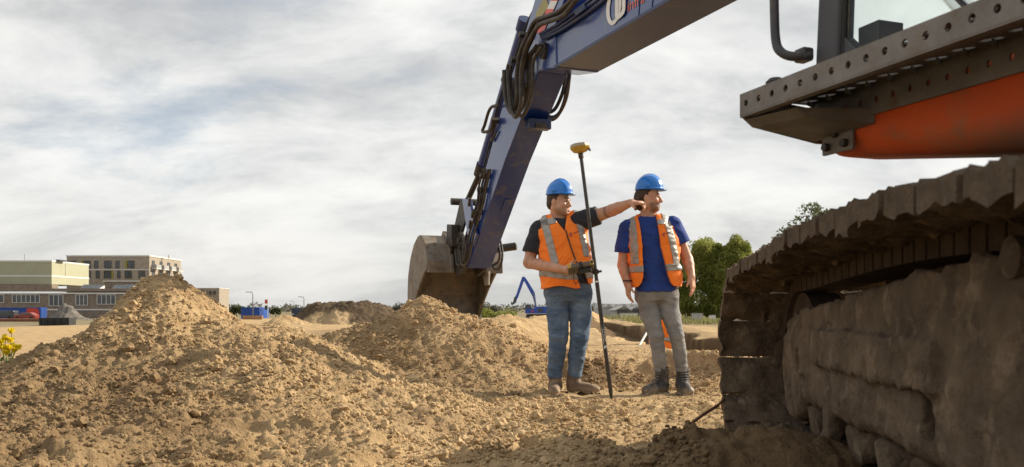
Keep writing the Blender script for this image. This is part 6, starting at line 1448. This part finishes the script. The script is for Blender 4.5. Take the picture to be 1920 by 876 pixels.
tree('willow_tree', tx, ty, gz(tx, ty), 5.4, [(0.1, 0, 3.7, 1.6, 1.4, 1.6), (-1.35, .1, 3.0, 1.25, 1.2, 1.6), (1.35, 0, 3.3, 1.2, 1.1, 1.6), (-.6, -.5, 1.7, 1.6, 1.2, 1.5), (1.0, -.4, 1.6, 1.3, 1.2, 1.5), (-1.7, .2, 1.3, .9, .9, 1.2), (.9, 0, 4.3, .8, .8, .8), (1.55, 0, 3.9, 1.0, 1.0, 1.15), (-.5, 0, 4.1, 1.1, 1.0, 1.1), (0, -.2, 2.5, 1.7, 1.2, 1.5), (0, .3, .9, 2.2, 1.0, .95), (1.6, .2, .8, .9, .9, .85)],
     76000, .14, 'leaf_green', 'large dense green tree behind the blue-shirted man', trunk=.25, droop=.8, limbs=8, shell=.35)
sx_, sy_ = X_(1512, 30), 30.0
tree('young_tree', sx_, sy_, gz(sx_, sy_), 4.5, [(.1, 0, 3.4, .9, .7, .9), (-.5, 0, 2.9, .9, .7, .8), (.55, 0, 3.8, .5, .5, .55)], 2600, .11, 'leaf_dark', 'sparse young tree whose twigs show above the excavator track', trunk=.05, limbs=16)
hx0 = [(-14 + 1.6 * k, rng.uniform(-.6, .6), .6 + rng.uniform(-.1, .25), 1.3, 1.0, .8 + .25 * math.sin(k * 1.7)) for k in range(18)]
tree('hedge', X_(908, 100), 100, GL + .1, 2.2, [(c[0] * .22, c[1], 1.05 + .35 * math.sin(i * .9), 1.2, 1.1, 1.15) for i, c in enumerate(hx0)], 9000, .26, 'leaf_green', 'low green bank of shrubs right of the bucket', 'hedge', trunk=.06, limbs=3)
for (px, py, D, w_, m_, lab) in ((914, 566, 170, 3.4, 'leaf_grey', 'round grey-green tree on the skyline right of the bucket'), (752, 564, 185, 3.2, 'leaf_grey', 'pale tree on the skyline just left of the bucket'), (443, 567, 190, 2.6, 'leaf_dark', 'dark tree beside the small blue container'),
                             (455, 571, 200, 1.6, 'leaf_grey', 'thin bare tree left of the near street lamp'), (517, 574, 230, 2.2, 'leaf_dark', 'small dark tree right of the red banner'), (585, 570, 210, 1.8, 'leaf_grey', 'thin pale tree left of the long soil pile'),
                             (1125, 566, 230, 4.5, 'leaf_grey', 'grey tree on the skyline right of the pointing man'), (1148, 568, 240, 5.0, 'leaf_grey', 'broad grey tree behind the left barn'), (1195, 570, 235, 4.0, 'leaf_grey', 'grey tree behind the right barn'), (1105, 569, 260, 3.6, 'leaf_grey', 'small grey tree beside the pointing man')):
    x = X_(px, D); H = Z_(py, D) - GL; tree('background_tree', x, D, GL, H, [(0, 0, H * .62, w_ * .5, w_ * .4, H * .33), (w_ * .35, .2, H * .5, w_ * .4, w_ * .35, H * .28), (-w_ * .35, .1, H * .5, w_ * .4, w_ * .35, H * .27)], 900, .5, m_, lab, group='trees on the skyline', trunk=.14, limbs=4)
# far wood that closes the horizon
C2, R2 = [], []
for k in range(150): C2.append((-420 + 6.2 * k, 470 + rng.uniform(-25, 25), GL + 1.4 + rng.uniform(0, 1.3))); R2.append((5.5, 4, 1.9 + rng.random()))
V, f = leaves(C2, R2, 16000, 1.6, .1, .3); me = mesh_np('distant_trees', V, f, False); me.materials.append(MATS['leaf_grey']); link('distant_trees', me, kind='stuff', label='far line of trees closing the horizon', cat='trees')
# rough grass under the big tree and along the trench edge
def grass(name, n, xr, yr, hmin, hmax, label, m='grass_blade'):
    x = rng.uniform(*xr, n); y = rng.uniform(*yr, n); k = fbm2(x, y, .5, 3, 260) > -.15; x, y = x[k], y[k]; n = len(x); z = h_ground(x, y); h = rng.uniform(hmin, hmax, n); a = rng.uniform(0, 6.28, n); w = .012 + .0006 * y; l = rng.uniform(-.4, .4, (2, n)) * h
    V = np.stack([np.stack([x - w * np.cos(a), y - w * np.sin(a), z - .02], -1), np.stack([x + w * np.cos(a), y + w * np.sin(a), z - .02], -1), np.stack([x + l[0], y + l[1], z + h], -1)], 1).reshape(-1, 3)
    me = mesh_np(name, V, np.arange(3 * n).reshape(-1, 3), False); me.materials.append(MATS[m]); return link(name, me, kind='stuff', label=label, cat='grass')
grass('grass', 9000, (6, 15), (27, 50), .06, .26, 'rough green grass beyond the trench at the foot of the tree')
grass('far_grass', 8000, (4.5, 26), (52, 88), .12, .4, 'distant rough grass in front of the barns')
# yellow flowers at the left edge
fx0, fy0 = X_(14, 7.4), 7.4; zf = float(surf(np.array([fx0]), np.array([fy0]))[0]); pl = thing('flowering_plant', (fx0, fy0, zf), 'yellow-flowered wild plant at the left edge of the mound', 'plant')
for k in range(11):
    bx_ = Vector((fx0 + rng.uniform(-.05, .05), fy0 + rng.uniform(-.05, .05), zf - .03)); px_, py_ = [(2, 650), (10, 632), (21, 620), (19, 637), (8, 652), (16, 652), (24, 648), (34, 651), (28, 656), (3, 640), (12, 660)][k]; tp = pix(px_, py_, 7.4 + rng.uniform(-.08, .08)); mid = bx_.lerp(tp, .55) + Vector((rng.uniform(-.02, .02), 0, .02))
    st_ = MB().tube(spline([bx_, mid, tp], 4), .003, 5).build('stem', 'stem_green', pl, smooth=True)
    V, f = leaves([tp], [(.026, .026, .02)], 60, .024, -.3, .2, asp=1.2); me = mesh_np('blossom', V, f, False); me.materials.append(MATS['petal_yellow']); link('blossom', me, st_)
    V, f = leaves([bx_.lerp(tp, .4)], [(.03, .03, .06)], 7, .05, .2, .3, asp=3); me = mesh_np('leaf', V, f, False); me.materials.append(MATS['stem_green']); link('leaf', me, st_)
